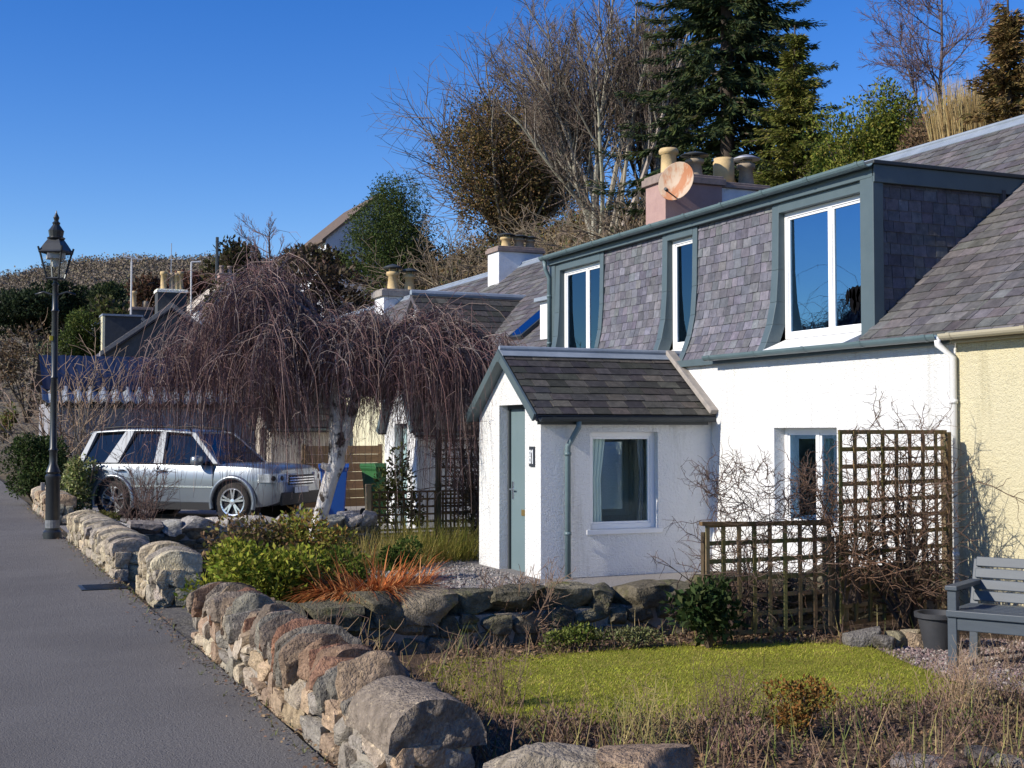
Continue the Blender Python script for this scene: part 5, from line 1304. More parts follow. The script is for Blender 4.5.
# dense brown tree behind on the left
b1 = foot(505, 27)
br = bushy('brown_leaved_tree', 'dense broad brown tree with olive patches behind the bare tree', 'tree', b1+RV*.6, (5.0, 3.6, 4.9), 62000, .17, [(.19, .125, .058), (.23, .15, .07), (.15, .115, .045), (.26, .175, .085), (.10, .10, .03)], 49, lumps=95, lump_r=.30, zc=.52, asp=.45, up=.1)
mb = MB()
for i in range(26): grow(mb, b1+RV*.6+V((rnd.uniform(-.4, .4), 0, -.3)), (RV*rnd.uniform(-.85, .75)+FV*rnd.uniform(-.4, .3)+UP).normalized(), rnd.uniform(7.5, 10.4), .09, 1, rnd, dict(P, max=3, up=[0, .03, .03, 0], n=[9, 10, 6]))
mb.build('branches', M['bark'], br)

def spruce(name, label, base, h, rbase, seed, cols, droop=.5, gap=.42, whorl=7, lean=0, zlow=.12, spray=.5, group=None, special=()):
    rnd = random.Random(seed); base = V(base)
    t = thing(name, label, 'tree', base, 0, group)
    mb = MB(); mb.tube([base-UP*.3, base+UP*h*.5, base+UP*h], [h*.018, h*.012, .02], 8, (.07, .055, .045)); mb.build('trunk', M['bark'], t, smooth=True)
    mb = MB(); st = MB(); z = h*zlow; B = []
    while z < h*.98:
        f = z/h; Lr = rbase*(1-f)**.75*rnd.uniform(.75, 1.12)
        for k in range(whorl):
            B.append((z+rnd.uniform(-.15, .15), rnd.uniform(0, 2*PI), Lr*rnd.uniform(.55, 1.25)))
        z += gap*rnd.uniform(.7, 1.3)*(1.15-f*.5)
    B += [(zz, math.atan2((RV*s).y, (RV*s).x), LL) for zz, s, LL in special]
    for zz, a, LL in B:
        if LL < .2: continue
        d = V((math.cos(a), math.sin(a), rnd.uniform(.05, .25))); p = base+UP*zz; path = [p]; n = 7
        for i in range(n):
            tt_ = (i+1)/n
            d = (d+UP*(-droop*.22 if tt_ < .6 else droop*.30)+rv(rnd)*.05).normalized(); p = p+d*LL/n; path.append(p)
        st.tube(path, [.03*(1-i/(n+1))+.006 for i in range(n+1)], 3, (.09, .07, .05))
        m_ = int(12+LL*26)
        for j in range(m_):
            tt_ = rnd.random()**.7*.98+.02; i = min(n-1, int(tt_*n)); q = path[i].lerp(path[i+1], tt_*n-i); ax = (path[i+1]-path[i]).normalized()
            side = ax.cross(UP); side = side.normalized() if side.length > .01 else V((1, 0, 0))
            s = rnd.choice((-1, 1)); w_ = spray*(1.1-tt_*.7)*rnd.uniform(.6, 1.2)
            dd = (ax*.8+side*s*rnd.uniform(.1, .9)+UP*rnd.uniform(-.75, .1)).normalized()
            c = jit(rnd.choice(cols), rnd, .35, .1)
            for _ in range(3):
                mb.leaf(q+rv(rnd)*.08, (dd+rv(rnd)*.4).normalized(), w_*.8, w_*.15, c, nrm=rv(rnd))
    st.build('branches', M['bark'], t); mb.build('crown', M['needle'], t)
    return t
BLUEG = [(.042, .062, .028), (.055, .078, .03), (.032, .05, .026), (.075, .09, .03)]
spruce('spruce_tree', 'tall dark spruce with drooping boughs rising above the pink chimney', foot(728, 24), 15.0, 4.3, 4, BLUEG, droop=.75, gap=.40, whorl=9, zlow=.05, spray=.60, special=[(4.6, 1, 4.0), (4.75, 1, 3.5), (6.6, 1, 2.9), (5.9, -1, 3.1), (7.7, -1, 2.5), (7.3, 1, 2.4)])
spruce('conifer_tree', 'pointed olive green conifer between the tall spruce and the hedge', foot(797, 22), 5.9, 1.75, 5, [(.14, .15, .03), (.10, .115, .025), (.18, .17, .045)], droop=.1, gap=.26, whorl=8, zlow=.03, spray=.42)
spruce('conifer_tree', 'brownish olive conifer at the upper right edge above the slate roof', foot(1012, 20.5), 5.2, 1.6, 6, [(.17, .115, .045), (.13, .10, .035), (.21, .14, .06)], droop=-.15, gap=.24, whorl=8, zlow=.05, spray=.40)
def cone(px, X, h, r, seed, label, cols): return spruce('conifer_tree', label, foot(px, X), h, r, seed, cols, droop=.2, gap=.3, whorl=8, zlow=.04, spray=.5)
DG = [(.05, .08, .022), (.065, .095, .026), (.038, .06, .02), (.09, .11, .03)]
bushy('ivy_tree', 'dark olive ivy clad tree filling the gap between the bare stems and the spruce', 'tree', foot(655, 27), (3.0, 2.2, 4.2), 38000, .15, [(.085, .09, .028), (.11, .105, .035), (.065, .07, .025), (.13, .10, .045)], 48, lumps=60, lump_r=.33, zc=.55)
y0_ = foot(392, 20)
bushy('evergreen_tree', 'dark evergreen tree hung with pale bare creepers beside the white hill house', 'tree', y0_, (2.6, 2.2, 4.1), 34000, .155, DG, 41, lumps=60, lump_r=.34, mat='leaf', zc=.52, asp=.35, up=-.3)
bushy('evergreen_tree', 'low spreading evergreen in front of the dark creeper hung tree', 'tree', foot(368, 18.2), (2.0, 1.6, 1.7), 9000, .14, [(.035, .062, .016), (.05, .08, .02), (.025, .045, .015)], 42, lumps=18, lump_r=.45)
HED = [(.17, .19, .03), (.12, .15, .025), (.22, .21, .045), (.08, .11, .02)]
bushy('hedge_bush', 'yellowish green bush between the olive conifer and the brown shrub', 'bush', foot(858, 21.5, -.3), (1.55, 1.2, 1.75), 12000, .105, HED, 43, lumps=22, lump_r=.45)
bushy('hedge_bush', 'deeper green bush close to the olive conifer', 'bush', foot(832, 21, -.3), (1.1, 1.0, 1.55), 8000, .10, [(.05, .08, .016), (.07, .1, .02), (.035, .06, .014)], 44, lumps=16, lump_r=.45)
bushy('hedge_bush', 'taller yellow green bush under the small bare tree', 'bush', foot(893, 22, -.3), (.95, .9, 1.75), 7500, .10, HED, 45, lumps=16, lump_r=.45)
bushy('brown_shrub', 'dull brown shrub between the green bushes and the straw coloured clump', 'shrub', foot(925, 21.5, -.3), (.95, .8, 1.35), 6500, .105, [(.17, .11, .06), (.13, .085, .05), (.21, .14, .08)], 46, lumps=14, lump_r=.5)
# straw clump
s0 = foot(975, 21.6, -.2); t = thing('dry_grass_clump', 'straw coloured clump of tall dry grass on the bank above the ridge', 'grass clump', s0); mb = MB()
for i in range(2400):
    a = rnd.uniform(0, 6.28); k = rnd.random()**.5; p = s0+V((math.cos(a)*.62*k, math.sin(a)*.5*k, 0))+RV*rnd.uniform(-.3, .3)
    mb.blade(p, (UP+rv(rnd)*.22), rnd.uniform(2.0, 3.1), .035, .22, jit(rnd.choice([(.42, .31, .14), (.34, .24, .11), (.5, .4, .2)]), rnd, .25))
mb.build('leaves', M['leaf'], t)
b2 = foot(938, 24); t = thing('bare_tree', 'small purplish bare tree with spreading crown behind the straw clump', 'tree', b2); mb = MB()
P3 = dict(P, n=[20, 11, 7], seg=[7, 5, 4, 3], t0=[.25, .12, .1], ang=[58, 42, 40], len=[.50, .48, .55], up=[.05, .05, .08, .05], tip=.006, rr=[.36, .5, .6], col=[(.15, .12, .11), (.13, .10, .10), (.13, .09, .10), (.14, .10, .11)])
grow(mb, b2-UP*.2, UP+RV*.05, 5.2, .075, 0, rnd, P3); grow(mb, b2-UP*.2, UP-RV*.45, 3.4, .055, 0, rnd, P3); mb.build('branches', M['bark'], t)

# --- bank scrub (uncountable) -----------------------------------------
mb = MB(); rnd = random.Random(71)
for i in range(5200):
    X = rnd.uniform(17.2, 33); px = rnd.uniform(235, 760) if rnd.random() < .85 else rnd.uniform(760, 1040)
    p = foot(px, X); 
    if p.y > 95 or p.y < 12: continue
    k = rnd.random()
    if k < .5:                                            # arching bramble and bracken stems
        n = 5; d = (rv(rnd)*.9+UP*.8).normalized(); L = rnd.uniform(.7, 2.4); path = [p]; q = p
        for j in range(n): d = (d+V((0, 0, -.30))+rv(rnd)*.15).normalized(); q = q+d*L/n; path.append(q)
        mb.tube(path, [.02-.012*j/n for j in range(n+1)], 3, jit(rnd.choice([(.24, .19, .12), (.17, .12, .075), (.30, .25, .17)]), rnd, .25))
    else:
        cs = rnd.choice([[(.15, .095, .04), (.11, .07, .03), (.19, .12, .05)], [(.09, .07, .03), (.07, .055, .03)], [(.05, .065, .02), (.075, .08, .025)]])
        leaf_cloud(mb, p+UP*.3, (.6, .6, .5), 16, .26, cs, rnd, shell=.2, asp=.4)
tag(mb.build('bank_undergrowth', M['twig']), kind='stuff')
# scrubby bushes on the bank crest: bare, brown
for i, (px, X, lab) in enumerate([(448, 21, 'tangled brown shrub on the bank left of the white chimney'), (560, 21.5, 'tangled brown shrub on the bank behind the white chimney'), (630, 22, 'tangled bare shrub on the bank beside the pink chimney')]):
    b = foot(px, X); t = thing('bare_shrub', lab, 'shrub', b, 0); mb = MB()
    for k in range(26):
        d = (RV*rnd.uniform(-1, 1)+FV*rnd.uniform(-.5, .5)+UP*rnd.uniform(.5, 1.2)).normalized()
        grow(mb, b+rv(rnd)*.6, d, rnd.uniform(2.2, 4.2), .035, 1, rnd, dict(P2, n=[8, 6, 5], tip=.012, up=[0, -.07, -.05, -.05]))
    mb.build('branches', M['bark'], t)

# --- far hill ---------------------------------------------------------
SKY = [(-260, 300), (-100, 287), (0, 280), (25, 274), (60, 264), (95, 257), (130, 252), (165, 250), (200, 246), (245, 243), (320, 246), (450, 255), (700, 262), (1000, 270), (1300, 280)]
def skyline(px):
    for (a, ya), (b, yb) in zip(SKY, SKY[1:]):
        if px <= b: return ya+(yb-ya)*(px-a)/(b-a)
    return SKY[-1][1]
def hill_pt(px, D):
    th_ = YAW+math.atan((px-512)/FPX)
    top = 470*(432-skyline(px)-24)/FPX/math.cos(math.atan((px-512)/FPX))*1.0
    f = (D-95)/(470-95); z = top*(sm(f*.5)*2 if f < 1 else 1-.15*(f-1)); z = top*min(1, max(-.05, f*1.25-.25*f*f)) if f < 1 else top*(1-.3*(f-1))
    x, y = math.sin(th_)*D, math.cos(th_)*D
    return V((x, y, -.5+z+4*noise.noise(V((x*.015, y*.015, 0)))*sm(f*2)))
mb = MB(); pxs = list(range(-260, 1301, 30)); Ds = [95, 110, 130, 150, 180, 210, 250, 290, 330, 370, 410, 440, 470, 520, 700]
mb.add([hill_pt(p, D) for D in Ds for p in pxs], [(j*len(pxs)+i, j*len(pxs)+i+1, (j+1)*len(pxs)+i+1, (j+1)*len(pxs)+i) for j in range(len(Ds)-1) for i in range(len(pxs)-1)])
M['hill'] = pm('heathy_hillside', (.16, .13, .09), (.11, .095, .06), scale=.08, rough=.95, bump=1, bscale=.6, bdist=1.0, c3=(.12, .09, .055), s3=.03, t3=(.5, .6))
tag(mb.build('hill', M['hill'], smooth=True), kind='structure')
mb = MB(); rnd = random.Random(19); HC = [(.18, .145, .108), (.155, .12, .09), (.195, .155, .11), (.135, .108, .09), (.165, .14, .085)]; HG = [(.06, .075, .03), (.075, .09, .035)]
for i in range(4300):
    px = rnd.uniform(-30, 330); D = 120+ (470-120)*rnd.random()**.8
    if rnd.random() < .16: D = rnd.uniform(440, 480)
    p = hill_pt(px, D); g = noise.noise(V((p.x*.02, p.y*.02, 9))) > .33
    r = rnd.uniform(1.6, 3.6)*(.5+.5*min(1, D/300)); cs = HG if g and D < 330 else HC
    for j in range(70):
        u = rv(rnd); u.z = abs(u.z)*1.1
        q = p+u*r*rnd.uniform(.35, 1.0)+UP*r*.1
        mb.leaf(q, rv(rnd), r*rnd.uniform(.08, .20), r*rnd.uniform(.07, .17), jit(rnd.choice(cs), rnd, .12), nrm=rv(rnd))
tag(mb.build('hillside_wood', M['twig']), kind='stuff')

def farbush(px, py, d, rad, n, s, cols, seed, label, name='evergreen_tree', cat='tree', group=None, lumps=16, lr=.42):
    p = at(px, py, d=d); h = rad[2]*2
    bushy(name, label, cat, (p.x, p.y, p.z-rad[2]*1.1), rad, n, s, cols, seed, lumps=lumps, lump_r=lr, group=group)
farbush(30, 309, 130, (4.6, 4, 2.9), 9000, .45, [(.025, .038, .018), (.035, .05, .02), (.02, .03, .016)], 51, 'broad dark pine left of the lamp post on the hillside', lumps=20)
farbush(66, 302, 130, (2.2, 2.2, 2.7), 6000, .4, [(.025, .038, .018), (.035, .05, .02)], 52, 'dark rounded pine directly behind the lamp post', lumps=12)
farbush(112, 303, 120, (2.6, 2.2, 2.5), 5500, .36, [(.03, .045, .018), (.04, .055, .02)], 53, 'dark green tree beside the television aerial mast', lumps=12)
farbush(84, 338, 70, (1.6, 1.4, 1.7), 6000, .2, [(.06, .085, .02), (.085, .11, .025), (.04, .06, .016)], 54, 'bright green ivy covered bush behind the lamp post', 'ivy_bush', 'bush', lumps=14)
farbush(110, 318, 95, (2.6, 2, 1.7), 1800, .45, [(.09, .10, .03), (.06, .08, .025), (.1, .085, .05)], 55, 'yellow green scrub left of the single chimney pot', 'scrub_bush', 'bush')
farbush(148, 292, 110, (1.8, 1.8, 1.9), 1500, .45, [(.10, .055, .035), (.075, .05, .03)], 56, 'russet brown tree above the single chimney pot', 'russet_tree', 'tree')
farbush(196, 284, 100, (2.3, 2, 1.0), 1500, .4, [(.13, .06, .045), (.09, .05, .035)], 57, 'reddish shrubs around the small bluish gabled house', 'red_shrub', 'shrub')
farbush(238, 268, 88, (2.4, 2, 2.2), 2400, .4, [(.06, .055, .025), (.045, .05, .02), (.08, .06, .035)], 58, 'dark brownish tree on the skyline right of the timber pole', 'scrub_tree', 'tree')
farbush(222, 305, 76, (1.3, 1.2, 1.9), 1600, .3, [(.06, .055, .022), (.08, .065, .03), (.05, .06, .02)], 59, 'olive shrub against the right side of the bluish gabled house', 'scrub_bush', 'bush')
farbush(326, 262, 68, (2.6, 2, 1.1), 2200, .3, [(.10, .075, .05), (.08, .06, .04), (.06, .06, .025)], 60, 'brown hedge below the white hill house', 'brown_hedge', 'hedge')
farbush(300, 285, 60, (3.4, 2, 1.7), 3000, .3, [(.09, .065, .045), (.07, .055, .04), (.11, .08, .055)], 61, 'tangle of brown shrubs behind the top of the weeping tree', 'brown_shrub', 'shrub')
p = at(283, 300, d=40); b = V((p.x, p.y, 1.5)); t = thing('bare_tree', 'thin purplish bare tree poking up behind the weeping tree', 'tree', b); mb = MB()
grow(mb, b, UP-RV*.03, 6.2, .09, 0, rnd, dict(P3, n=[15, 8, 5], tip=.007, len=[.34, .5, .55], t0=[.45, .2, .2], up=[.04, .1, .1, .08], ang=[45, 40, 40])); mb.build('branches', M['bark'], t)

# --- garden shrubs ----------------------------------------------------
bushy('clipped_bush', 'dark clipped round evergreen bush behind the pinkish roadside wall', 'bush', (1.95, 30.6, -.05), (.80, .8, .86), 9500, .085, [(.03, .05, .014), (.042, .065, .018), (.06, .08, .03)], 62, lumps=40, lump_r=.33, zc=.55)
bushy('variegated_bush', 'pale yellow green variegated bush between the lamp post and the car', 'bush', (2.38, 26.6, -.1), (.42, .4, .62), 2600, .085, [(.24, .26, .10), (.34, .34, .16), (.14, .18, .05)], 63, lumps=16, lump_r=.5)
bushy('low_bush', 'low olive brown bush beneath the variegated bush', 'bush', (2.55, 22.6, -.1), (.5, .5, .2), 1500, .06, [(.11, .10, .025), (.08, .08, .02)], 64, lumps=10, lump_r=.5)
YG = [(.19, .22, .025), (.26, .27, .035), (.12, .16, .02), (.30, .28, .05)]
def gp_(px, py, z=-.2): q = at(px, py, Z=z); return (q.x, q.y, z)
bushy('green_shrub', 'bright yellow green shrub spilling over the near end of the roadside wall', 'bush', (2.52, 11.05, -.2), (.68, .5, .44), 9500, .055, YG, 65, lumps=26, lump_r=.42)
bushy('green_shrub', 'bright green shrub at the foot of the birch beside the orange leaves', 'bush', (3.22, 11.2, -.2), (.46, .45, .38), 5500, .055, [(.10, .14, .02), (.15, .18, .028), (.07, .11, .018)], 66, lumps=22, lump_r=.42)
bushy('heather_bush', 'brown heather mound behind the bright green shrubs', 'bush', (2.85, 13.3, -.2), (.70, .6, .46), 4600, .06, [(.20, .13, .07), (.15, .10, .05), (.17, .16, .045)], 67, lumps=20, lump_r=.42)
bushy('yellow_shrub', 'yellowish shrub with reddish tips just left of the birch trunk', 'bush', (3.55, 13.6, -.2), (.62, .5, .46), 4200, .06, [(.26, .25, .05), (.30, .17, .05), (.20, .21, .035)], 68, lumps=18, lump_r=.42)
bushy('green_shrub', 'small dark green tuft at the edge of the grey gravel', 'bush', (5.15, 15.1, -.2), (.30, .28, .24), 1800, .055, [(.045, .075, .015), (.07, .10, .02)], 69, lumps=10, lump_r=.45)
def tuft(name, label, cat, base, n, rad, L, w_, cols, seed, droop=.9, spread=.6, group=None):
    rnd = random.Random(seed); base = V(base); t = thing(name, label, cat, base, 0, group); mb = MB()
    for i in range(n):
        a = rnd.uniform(0, 6.28); k = rnd.random()**.5; p = base+V((math.cos(a)*rad[0]*k, math.sin(a)*rad[1]*k, 0))
        d = (UP+V((math.cos(a), math.sin(a), 0))*spread*rnd.uniform(.2, 1.2)+rv(rnd)*.35).normalized()
        mb.blade(p, d, L*rnd.uniform(.55, 1.2), w_*rnd.uniform(.7, 1.3), droop*rnd.uniform(.6, 1.6), jit(rnd.choice(cols), rnd, .3), seg=4)
    mb.build('leaves', M['leaf'], t); return t
tuft('dead_leaf_clump', 'rusty orange clump of collapsed strap leaves hanging over the mossy wall', 'plant', (3.35, 10.60, .24), 1300, (.50, .17), .38, .017, [(.42, .13, .04), (.52, .20, .07), (.30, .09, .03), (.56, .29, .12)], 80, droop=.95, spread=1.7)
tuft('ornamental_grass', 'straw yellow ornamental grass right of the birch trunk', 'grass clump', (5.2, 16.7, -.2), 1300, (.85, .6), .55, .010, [(.34, .26, .09), (.28, .22, .07), (.20, .19, .05)], 81, droop=.8, spread=.7)
tuft('ornamental_grass', 'bright yellow green grass in front of the lattice fence', 'grass clump', (6.35, 17.3, -.2), 1000, (.7, .5), .6, .012, [(.25, .24, .05), (.33, .27, .07), (.16, .18, .035)], 82, droop=.6, spread=.5)
# creeper covered right part of lattice, leafless climber beside the teal door
def bare_shrub(name, label, base, n, L, r, seed, cols, spread=.8, lev=1, P_=None, fan=None, cat='shrub', sprays=None):
    rnd = random.Random(seed); base = V(base); t = thing(name, label, cat, base); mb = MB()
    PP = dict(P2, col=cols, tip=.0035, max=3, n=[6, 5, 4], seg=[6, 5, 4, 3], len=[.5, .5, .55], rr=[.55, .6, .65], up=[.03, .03, .02, 0], wob=[.12, .2, .25, .28])
    if P_: PP.update(P_)
    for i in range(n):
        a = rnd.uniform(0, 6.28); d = UP+V((math.cos(a), math.sin(a), 0))*spread*rnd.random()
        b = base+V((math.cos(a)*.06, math.sin(a)*.06, -.03))
        if fan: d = UP+V((rnd.uniform(*fan), rnd.uniform(-.1, .1), 0)); b = base+V((rnd.uniform(-.1, .1), rnd.uniform(-.04, .04), -.03))
        grow(mb, b, d, L*rnd.uniform(.6, 1.2), r, lev, rnd, PP)
    if sprays:                                             # short zigzag shoots spread over the trellis
        o_, u_, w_, z0, z1, k_ = sprays
        for i in range(k_):
            q = V(o_)+V(u_)*w_*rnd.random()+UP*(z1-(z1-z0)*rnd.random()**1.4)+V((0, rnd.uniform(-.09, .05), 0)); d = rv(rnd)+UP*.25; d.y *= .5
            grow(mb, q, d, rnd.uniform(.16, .42), .0048, 2, rnd, dict(PP, n=[9, 8, 7], wob=[.2, .4, .55, .6], ang=[55, 60, 65], tip=.0026, len=[.4, .5, .6]))
    mb.build('stems', M['twig'], t); return t
BC = [(.15, .11, .08), (.12, .08, .06), (.15, .09, .065)]
bare_shrub('bare_bush', 'thin bare bush growing in front of the rear wheel of the car', (2.75, 20.2, -.1), 22, 1.25, .010, 90, [(.10, .07, .06), (.08, .05, .045)], .5)
bare_shrub('pale_stemmed_shrub', 'tall bare shrub with pale bark stems by the grey shed wall', (2.75, 32.8, -.1), 22, 3.3, .03, 91, [(.38, .32, .25), (.30, .24, .18), (.20, .14, .10)], .75, P_=dict(tip=.009))
farbush(28, 372, 45, (1.3, 1.0, 1.5), 1500, .16, [(.14, .10, .06), (.10, .07, .045), (.18, .13, .08)], 92, 'twiggy brown shrub left of the pale stemmed one', 'brown_shrub', 'shrub', lumps=14)
farbush(3, 420, 48, (.5, .6, .7), 700, .14, [(.12, .14, .03), (.16, .10, .05)], 93, 'small yellow green bush at the left edge below the brown shrub', 'hedge_bush', 'bush', lumps=8)
bare_shrub('bare_bush', 'straggly bare bush spreading above the low trellis', (6.55, 9.85, -.2), 15, .98, .012, 94, [(.06, .05, .042), (.075, .055, .045), (.10, .065, .05)], fan=(-.75, .75), P_=dict(wob=[.25, .4, .5, .5], n=[9, 8, 6], t0=[.3, .2, .1], len=[.42, .5, .55], tip=.0028, ang=[55, 60, 60]), sprays=((5.95, 9.58, 0), (1, 0, 0), 1.4, .55, 1.25, 150))
bare_shrub('climbing_shrub', 'leafless climber with thick stems trained over the tall trellis', (8.12, 9.50, -.2), 13, 1.5, .018, 95, [(.075, .055, .042), (.06, .045, .035), (.10, .06, .04)], fan=(-.42, .10), P_=dict(wob=[.16, .35, .5, .5], n=[11, 9, 6], t0=[.2, .15, .1], tip=.0028, len=[.36, .5, .55], ang=[55, 60, 60]), sprays=((7.5, 9.54, 0), (.974, .227, 0), 1.6, -.05, 1.66, 100))
bare_shrub('climbing_shrub', 'dense thorny climber between the two trellis panels', (7.46, 9.48, .1), 10, 1.15, .010, 96, [(.10, .075, .055), (.085, .06, .045), (.14, .08, .05)], fan=(-.12, .25), P_=dict(wob=[.18, .4, .5, .5], n=[11, 9, 6], t0=[.15, .1, .1], tip=.0028, len=[.34, .5, .55], ang=[55, 60, 60]))
bare_shrub('climbing_shrub', 'twiggy dark climber smothering the right half of the lattice fence', (7.9, 19.2, -.2), 22, 1.9, .016, 97, [(.11, .07, .05), (.085, .055, .045), (.13, .09, .06)], fan=(-.45, .5), P_=dict(tip=.007, n=[8, 7, 5], wob=[.14, .28, .4, .42]))
bushy('climbing_shrub', 'green leafed climber on a stake beside the teal door', 'shrub', (6.75, 19.9, -.2), (.42, .35, .75), 1500, .08, [(.06, .075, .02), (.10, .10, .03), (.05, .05, .02)], 98, lumps=14, lump_r=.42)
bushy('evergreen_shrub', 'dark green leafy shrub at the left end of the low trellis', 'shrub', (5.88, 9.34, -.2), (.34, .2, .27), 1500, .075, [(.025, .045, .014), (.035, .06, .018), (.055, .075, .025)], 99, lumps=16, lump_r=.45)
t = bare_shrub('bare_bush', 'pale branched bare bush in front of the mossy wall and porch door', gp_(527, 640), 26, .60, .008, 100, [(.24, .17, .11), (.19, .13, .09), (.17, .11, .075)], .9, P_=dict(tip=.003))
bushy('orange_shrub', 'small shrub with orange brown leaves at the near lawn edge', 'shrub', gp_(805, 736), (.24, .22, .18), 1700, .030, [(.26, .12, .03), (.20, .09, .025), (.14, .12, .03), (.30, .17, .05)], 101, lumps=22, lump_r=.36)
bushy('groundcover_clump', 'light green groundcover clump at the back edge of the lawn', 'plant', gp_(572, 650), (.32, .16, .10), 1400, .035, [(.13, .16, .03), (.18, .20, .05), (.09, .12, .025)], 102, lumps=14, lump_r=.42)
bushy('groundcover_clump', 'greyish green groundcover clump below the pale bare bush', 'plant', gp_(630, 648), (.38, .15, .09), 1200, .03, [(.19, .19, .09), (.14, .15, .06)], 103, lumps=14, lump_r=.42)

# --- flower bed litter and dead stems (uncountable) --------------------
bed_front = [(430, 690), (480, 688), (508, 714), (565, 728), (660, 725), (760, 720), (860, 710), (940, 704), (1000, 695), (1060, 705), (1080, 790), (430, 790)]
bed_back = [(420, 668), (450, 650), (560, 632), (700, 628), (830, 632), (930, 632), (870, 646), (800, 644), (720, 646), (640, 649), (560, 656), (500, 665), (470, 692), (430, 690)]
BF = [at(x, y, Z=-.2) for x, y in bed_front]; BB = [at(x, y, Z=-.2) for x, y in bed_back]
rnd = random.Random(55)
def pick(poly):
    bb_ = [min(p[0] for p in poly), max(p[0] for p in poly), min(p[1] for p in poly), max(p[1] for p in poly)]
    while True:
        x, y = rnd.uniform(bb_[0], bb_[1]), rnd.uniform(bb_[2], bb_[3])
        if x > 2.2 and inside((x, y), poly): return V((x, y, -.21))
mb = MB(); lit = [(.20, .12, .065), (.14, .085, .05), (.26, .17, .10), (.10, .065, .045), (.17, .12, .075)]
for poly, n in ((BF, 5500), (BB, 6000)):
    for i in range(n):
        p = pick(poly)+UP*rnd.uniform(0, .025); d = rv(rnd); d.z *= .4
        mb.leaf(p, d, rnd.uniform(.02, .06), rnd.uniform(.008, .028), jit(rnd.choice(lit), rnd, .35), nrm=(UP+rv(rnd)*.7))
tag(mb.build('leaf_litter', M['twig']), kind='stuff')
mb = MB()
def stem(p, L, c, r=.003, lean=.6, side=4, droop=.02):
    d = (UP+rv(rnd)*lean).normalized(); path = [p]; n = 5; q = p
    for k in range(n): d = (d+rv(rnd)*.12-UP*droop).normalized(); q = q+d*L/n; path.append(q)
    mb.tube(path, [r*(1-.6*k/n) for k in range(n+1)], 3, c)
    for s in range(rnd.randint(side//2, side)):
        k = rnd.randint(1, n); d2 = (rv(rnd)+UP*.5).normalized(); l2 = L*rnd.uniform(.12, .35)
        mb.tube([path[k], path[k]+d2*l2*.6, path[k]+d2*l2+UP*l2*.15], [r*.6, r*.5, r*.3], 3, c)
BR = [(.17, .105, .07), (.13, .08, .055), (.24, .16, .095), (.10, .065, .05)]
for i in range(430):
    p = pick(BF); q = noise.noise(V((p.x*1.4, p.y*1.4, 4)))
    if q < -.12: continue
    stem(p, rnd.uniform(.10, .30)*(1+q), jit(rnd.choice(BR), rnd, .3))
for i in range(420):
    p = pick(BB); q = noise.noise(V((p.x*1.2, p.y*1.2, 7)))
    if q < -.05: continue
    stem(p, rnd.uniform(.08, .22), jit(rnd.choice(BR), rnd, .3))
for i in range(210):                                       # thick growth along the inside of the roadside wall
    y = rnd.uniform(5.3, 9.6); p = V((rnd.uniform(2.2, 2.75), y, -.21)); stem(p, rnd.uniform(.25, .62), jit(rnd.choice(BR+[(.20, .16, .07)]), rnd, .3), .004)
for i in range(520):                                       # green and straw blades
    p = pick(BF) if rnd.random() < .8 else pick(BB)
    mb.blade(p, (UP+rv(rnd)*.45), rnd.uniform(.12, .36), .009, rnd.uniform(.2, .9), jit(rnd.choice([(.22, .21, .06), (.12, .15, .035), (.32, .26, .11), (.16, .17, .05)]), rnd, .3), seg=4)
for px, py in [(1000, 660), (1010, 668), (985, 668), (1015, 650), (960, 672)]:
    p = at(px, py, Z=-.2)
    for k in range(9): stem(p+rv(rnd)*.05, rnd.uniform(.15, .42), jit(rnd.choice([(.32, .25, .18), (.2, .14, .1)]), rnd, .3), .003)
tag(mb.build('dead_stems', M['twig']), kind='stuff')
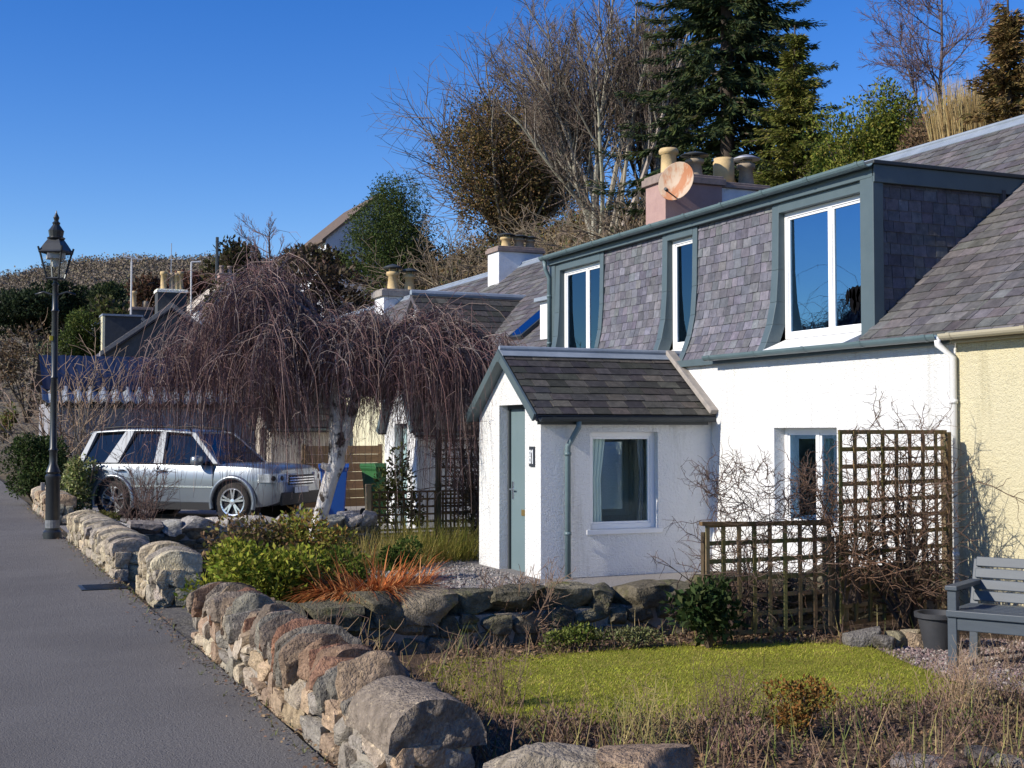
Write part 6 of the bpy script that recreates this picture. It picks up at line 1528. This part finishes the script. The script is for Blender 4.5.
mb = MB()                                                  # low brown heath mounds at the near edge of the lawn
HB = [[(.17, .10, .075), (.22, .14, .10), (.12, .085, .05)], [(.13, .08, .065), (.17, .11, .085)], [(.20, .15, .085), (.15, .12, .05)], [(.10, .12, .035), (.13, .13, .04)]]
for i in range(95):
    px, py = rnd.choice([(rnd.gauss(715, 60), rnd.gauss(722, 7)), (rnd.gauss(900, 70), rnd.gauss(715, 10)), (rnd.gauss(985, 35), rnd.gauss(712, 12)), (rnd.gauss(600, 60), rnd.gauss(735, 8)), (rnd.uniform(520, 1040), rnd.uniform(725, 765))])
    p = at(px, py, Z=-.21)
    if p.y > 8.6 or inside(p, lawn_poly) or p.x < 2.3: continue
    r = rnd.uniform(.06, .17); leaf_cloud(mb, p+UP*r*.4, (r, r, r*rnd.uniform(.6, 1.1)), int(200*(r/.12)**2), .030, rnd.choice(HB[:3] if rnd.random() < .85 else HB), rnd, shell=.3, up=.8, asp=.3)
tag(mb.build('heath_growth', M['twig']), kind='stuff')

# a few single dead plants standing out of the border
for nm, lab, (px, py), n_, L_, cols_, sd in [
    ('dead_plant', 'clump of brown dead stems at the front edge of the lawn below its middle', (728, 724), 60, .34, [(.16, .10, .07), (.12, .08, .06)], 120),
    ('dead_plant', 'straw coloured clump of dead stalks near the bench leg', (965, 712), 110, .38, [(.34, .24, .15), (.28, .19, .12)], 121),
    ('dead_plant', 'tall dry yellowish clump close behind the nearest coping stones', (640, 752), 40, .42, [(.30, .24, .10), (.24, .20, .08)], 122),
    ('dead_plant', 'dark dead stalks beside the inner face of the roadside wall end', (500, 706), 45, .45, [(.13, .09, .06), (.18, .12, .08)], 123)]:
    q = at(px, py, Z=-.2); t = thing(nm, lab, 'plant', (q.x, q.y, -.2)); mb = MB(); rnd = random.Random(sd)
    for i in range(n_): stem(V((q.x, q.y, -.21))+V((rnd.gauss(0, .09), rnd.gauss(0, .07), 0)), L_*rnd.uniform(.5, 1.1), jit(rnd.choice(cols_), rnd, .3), .0028, .45, 7)
    mb.build('stems', M['twig'], t)
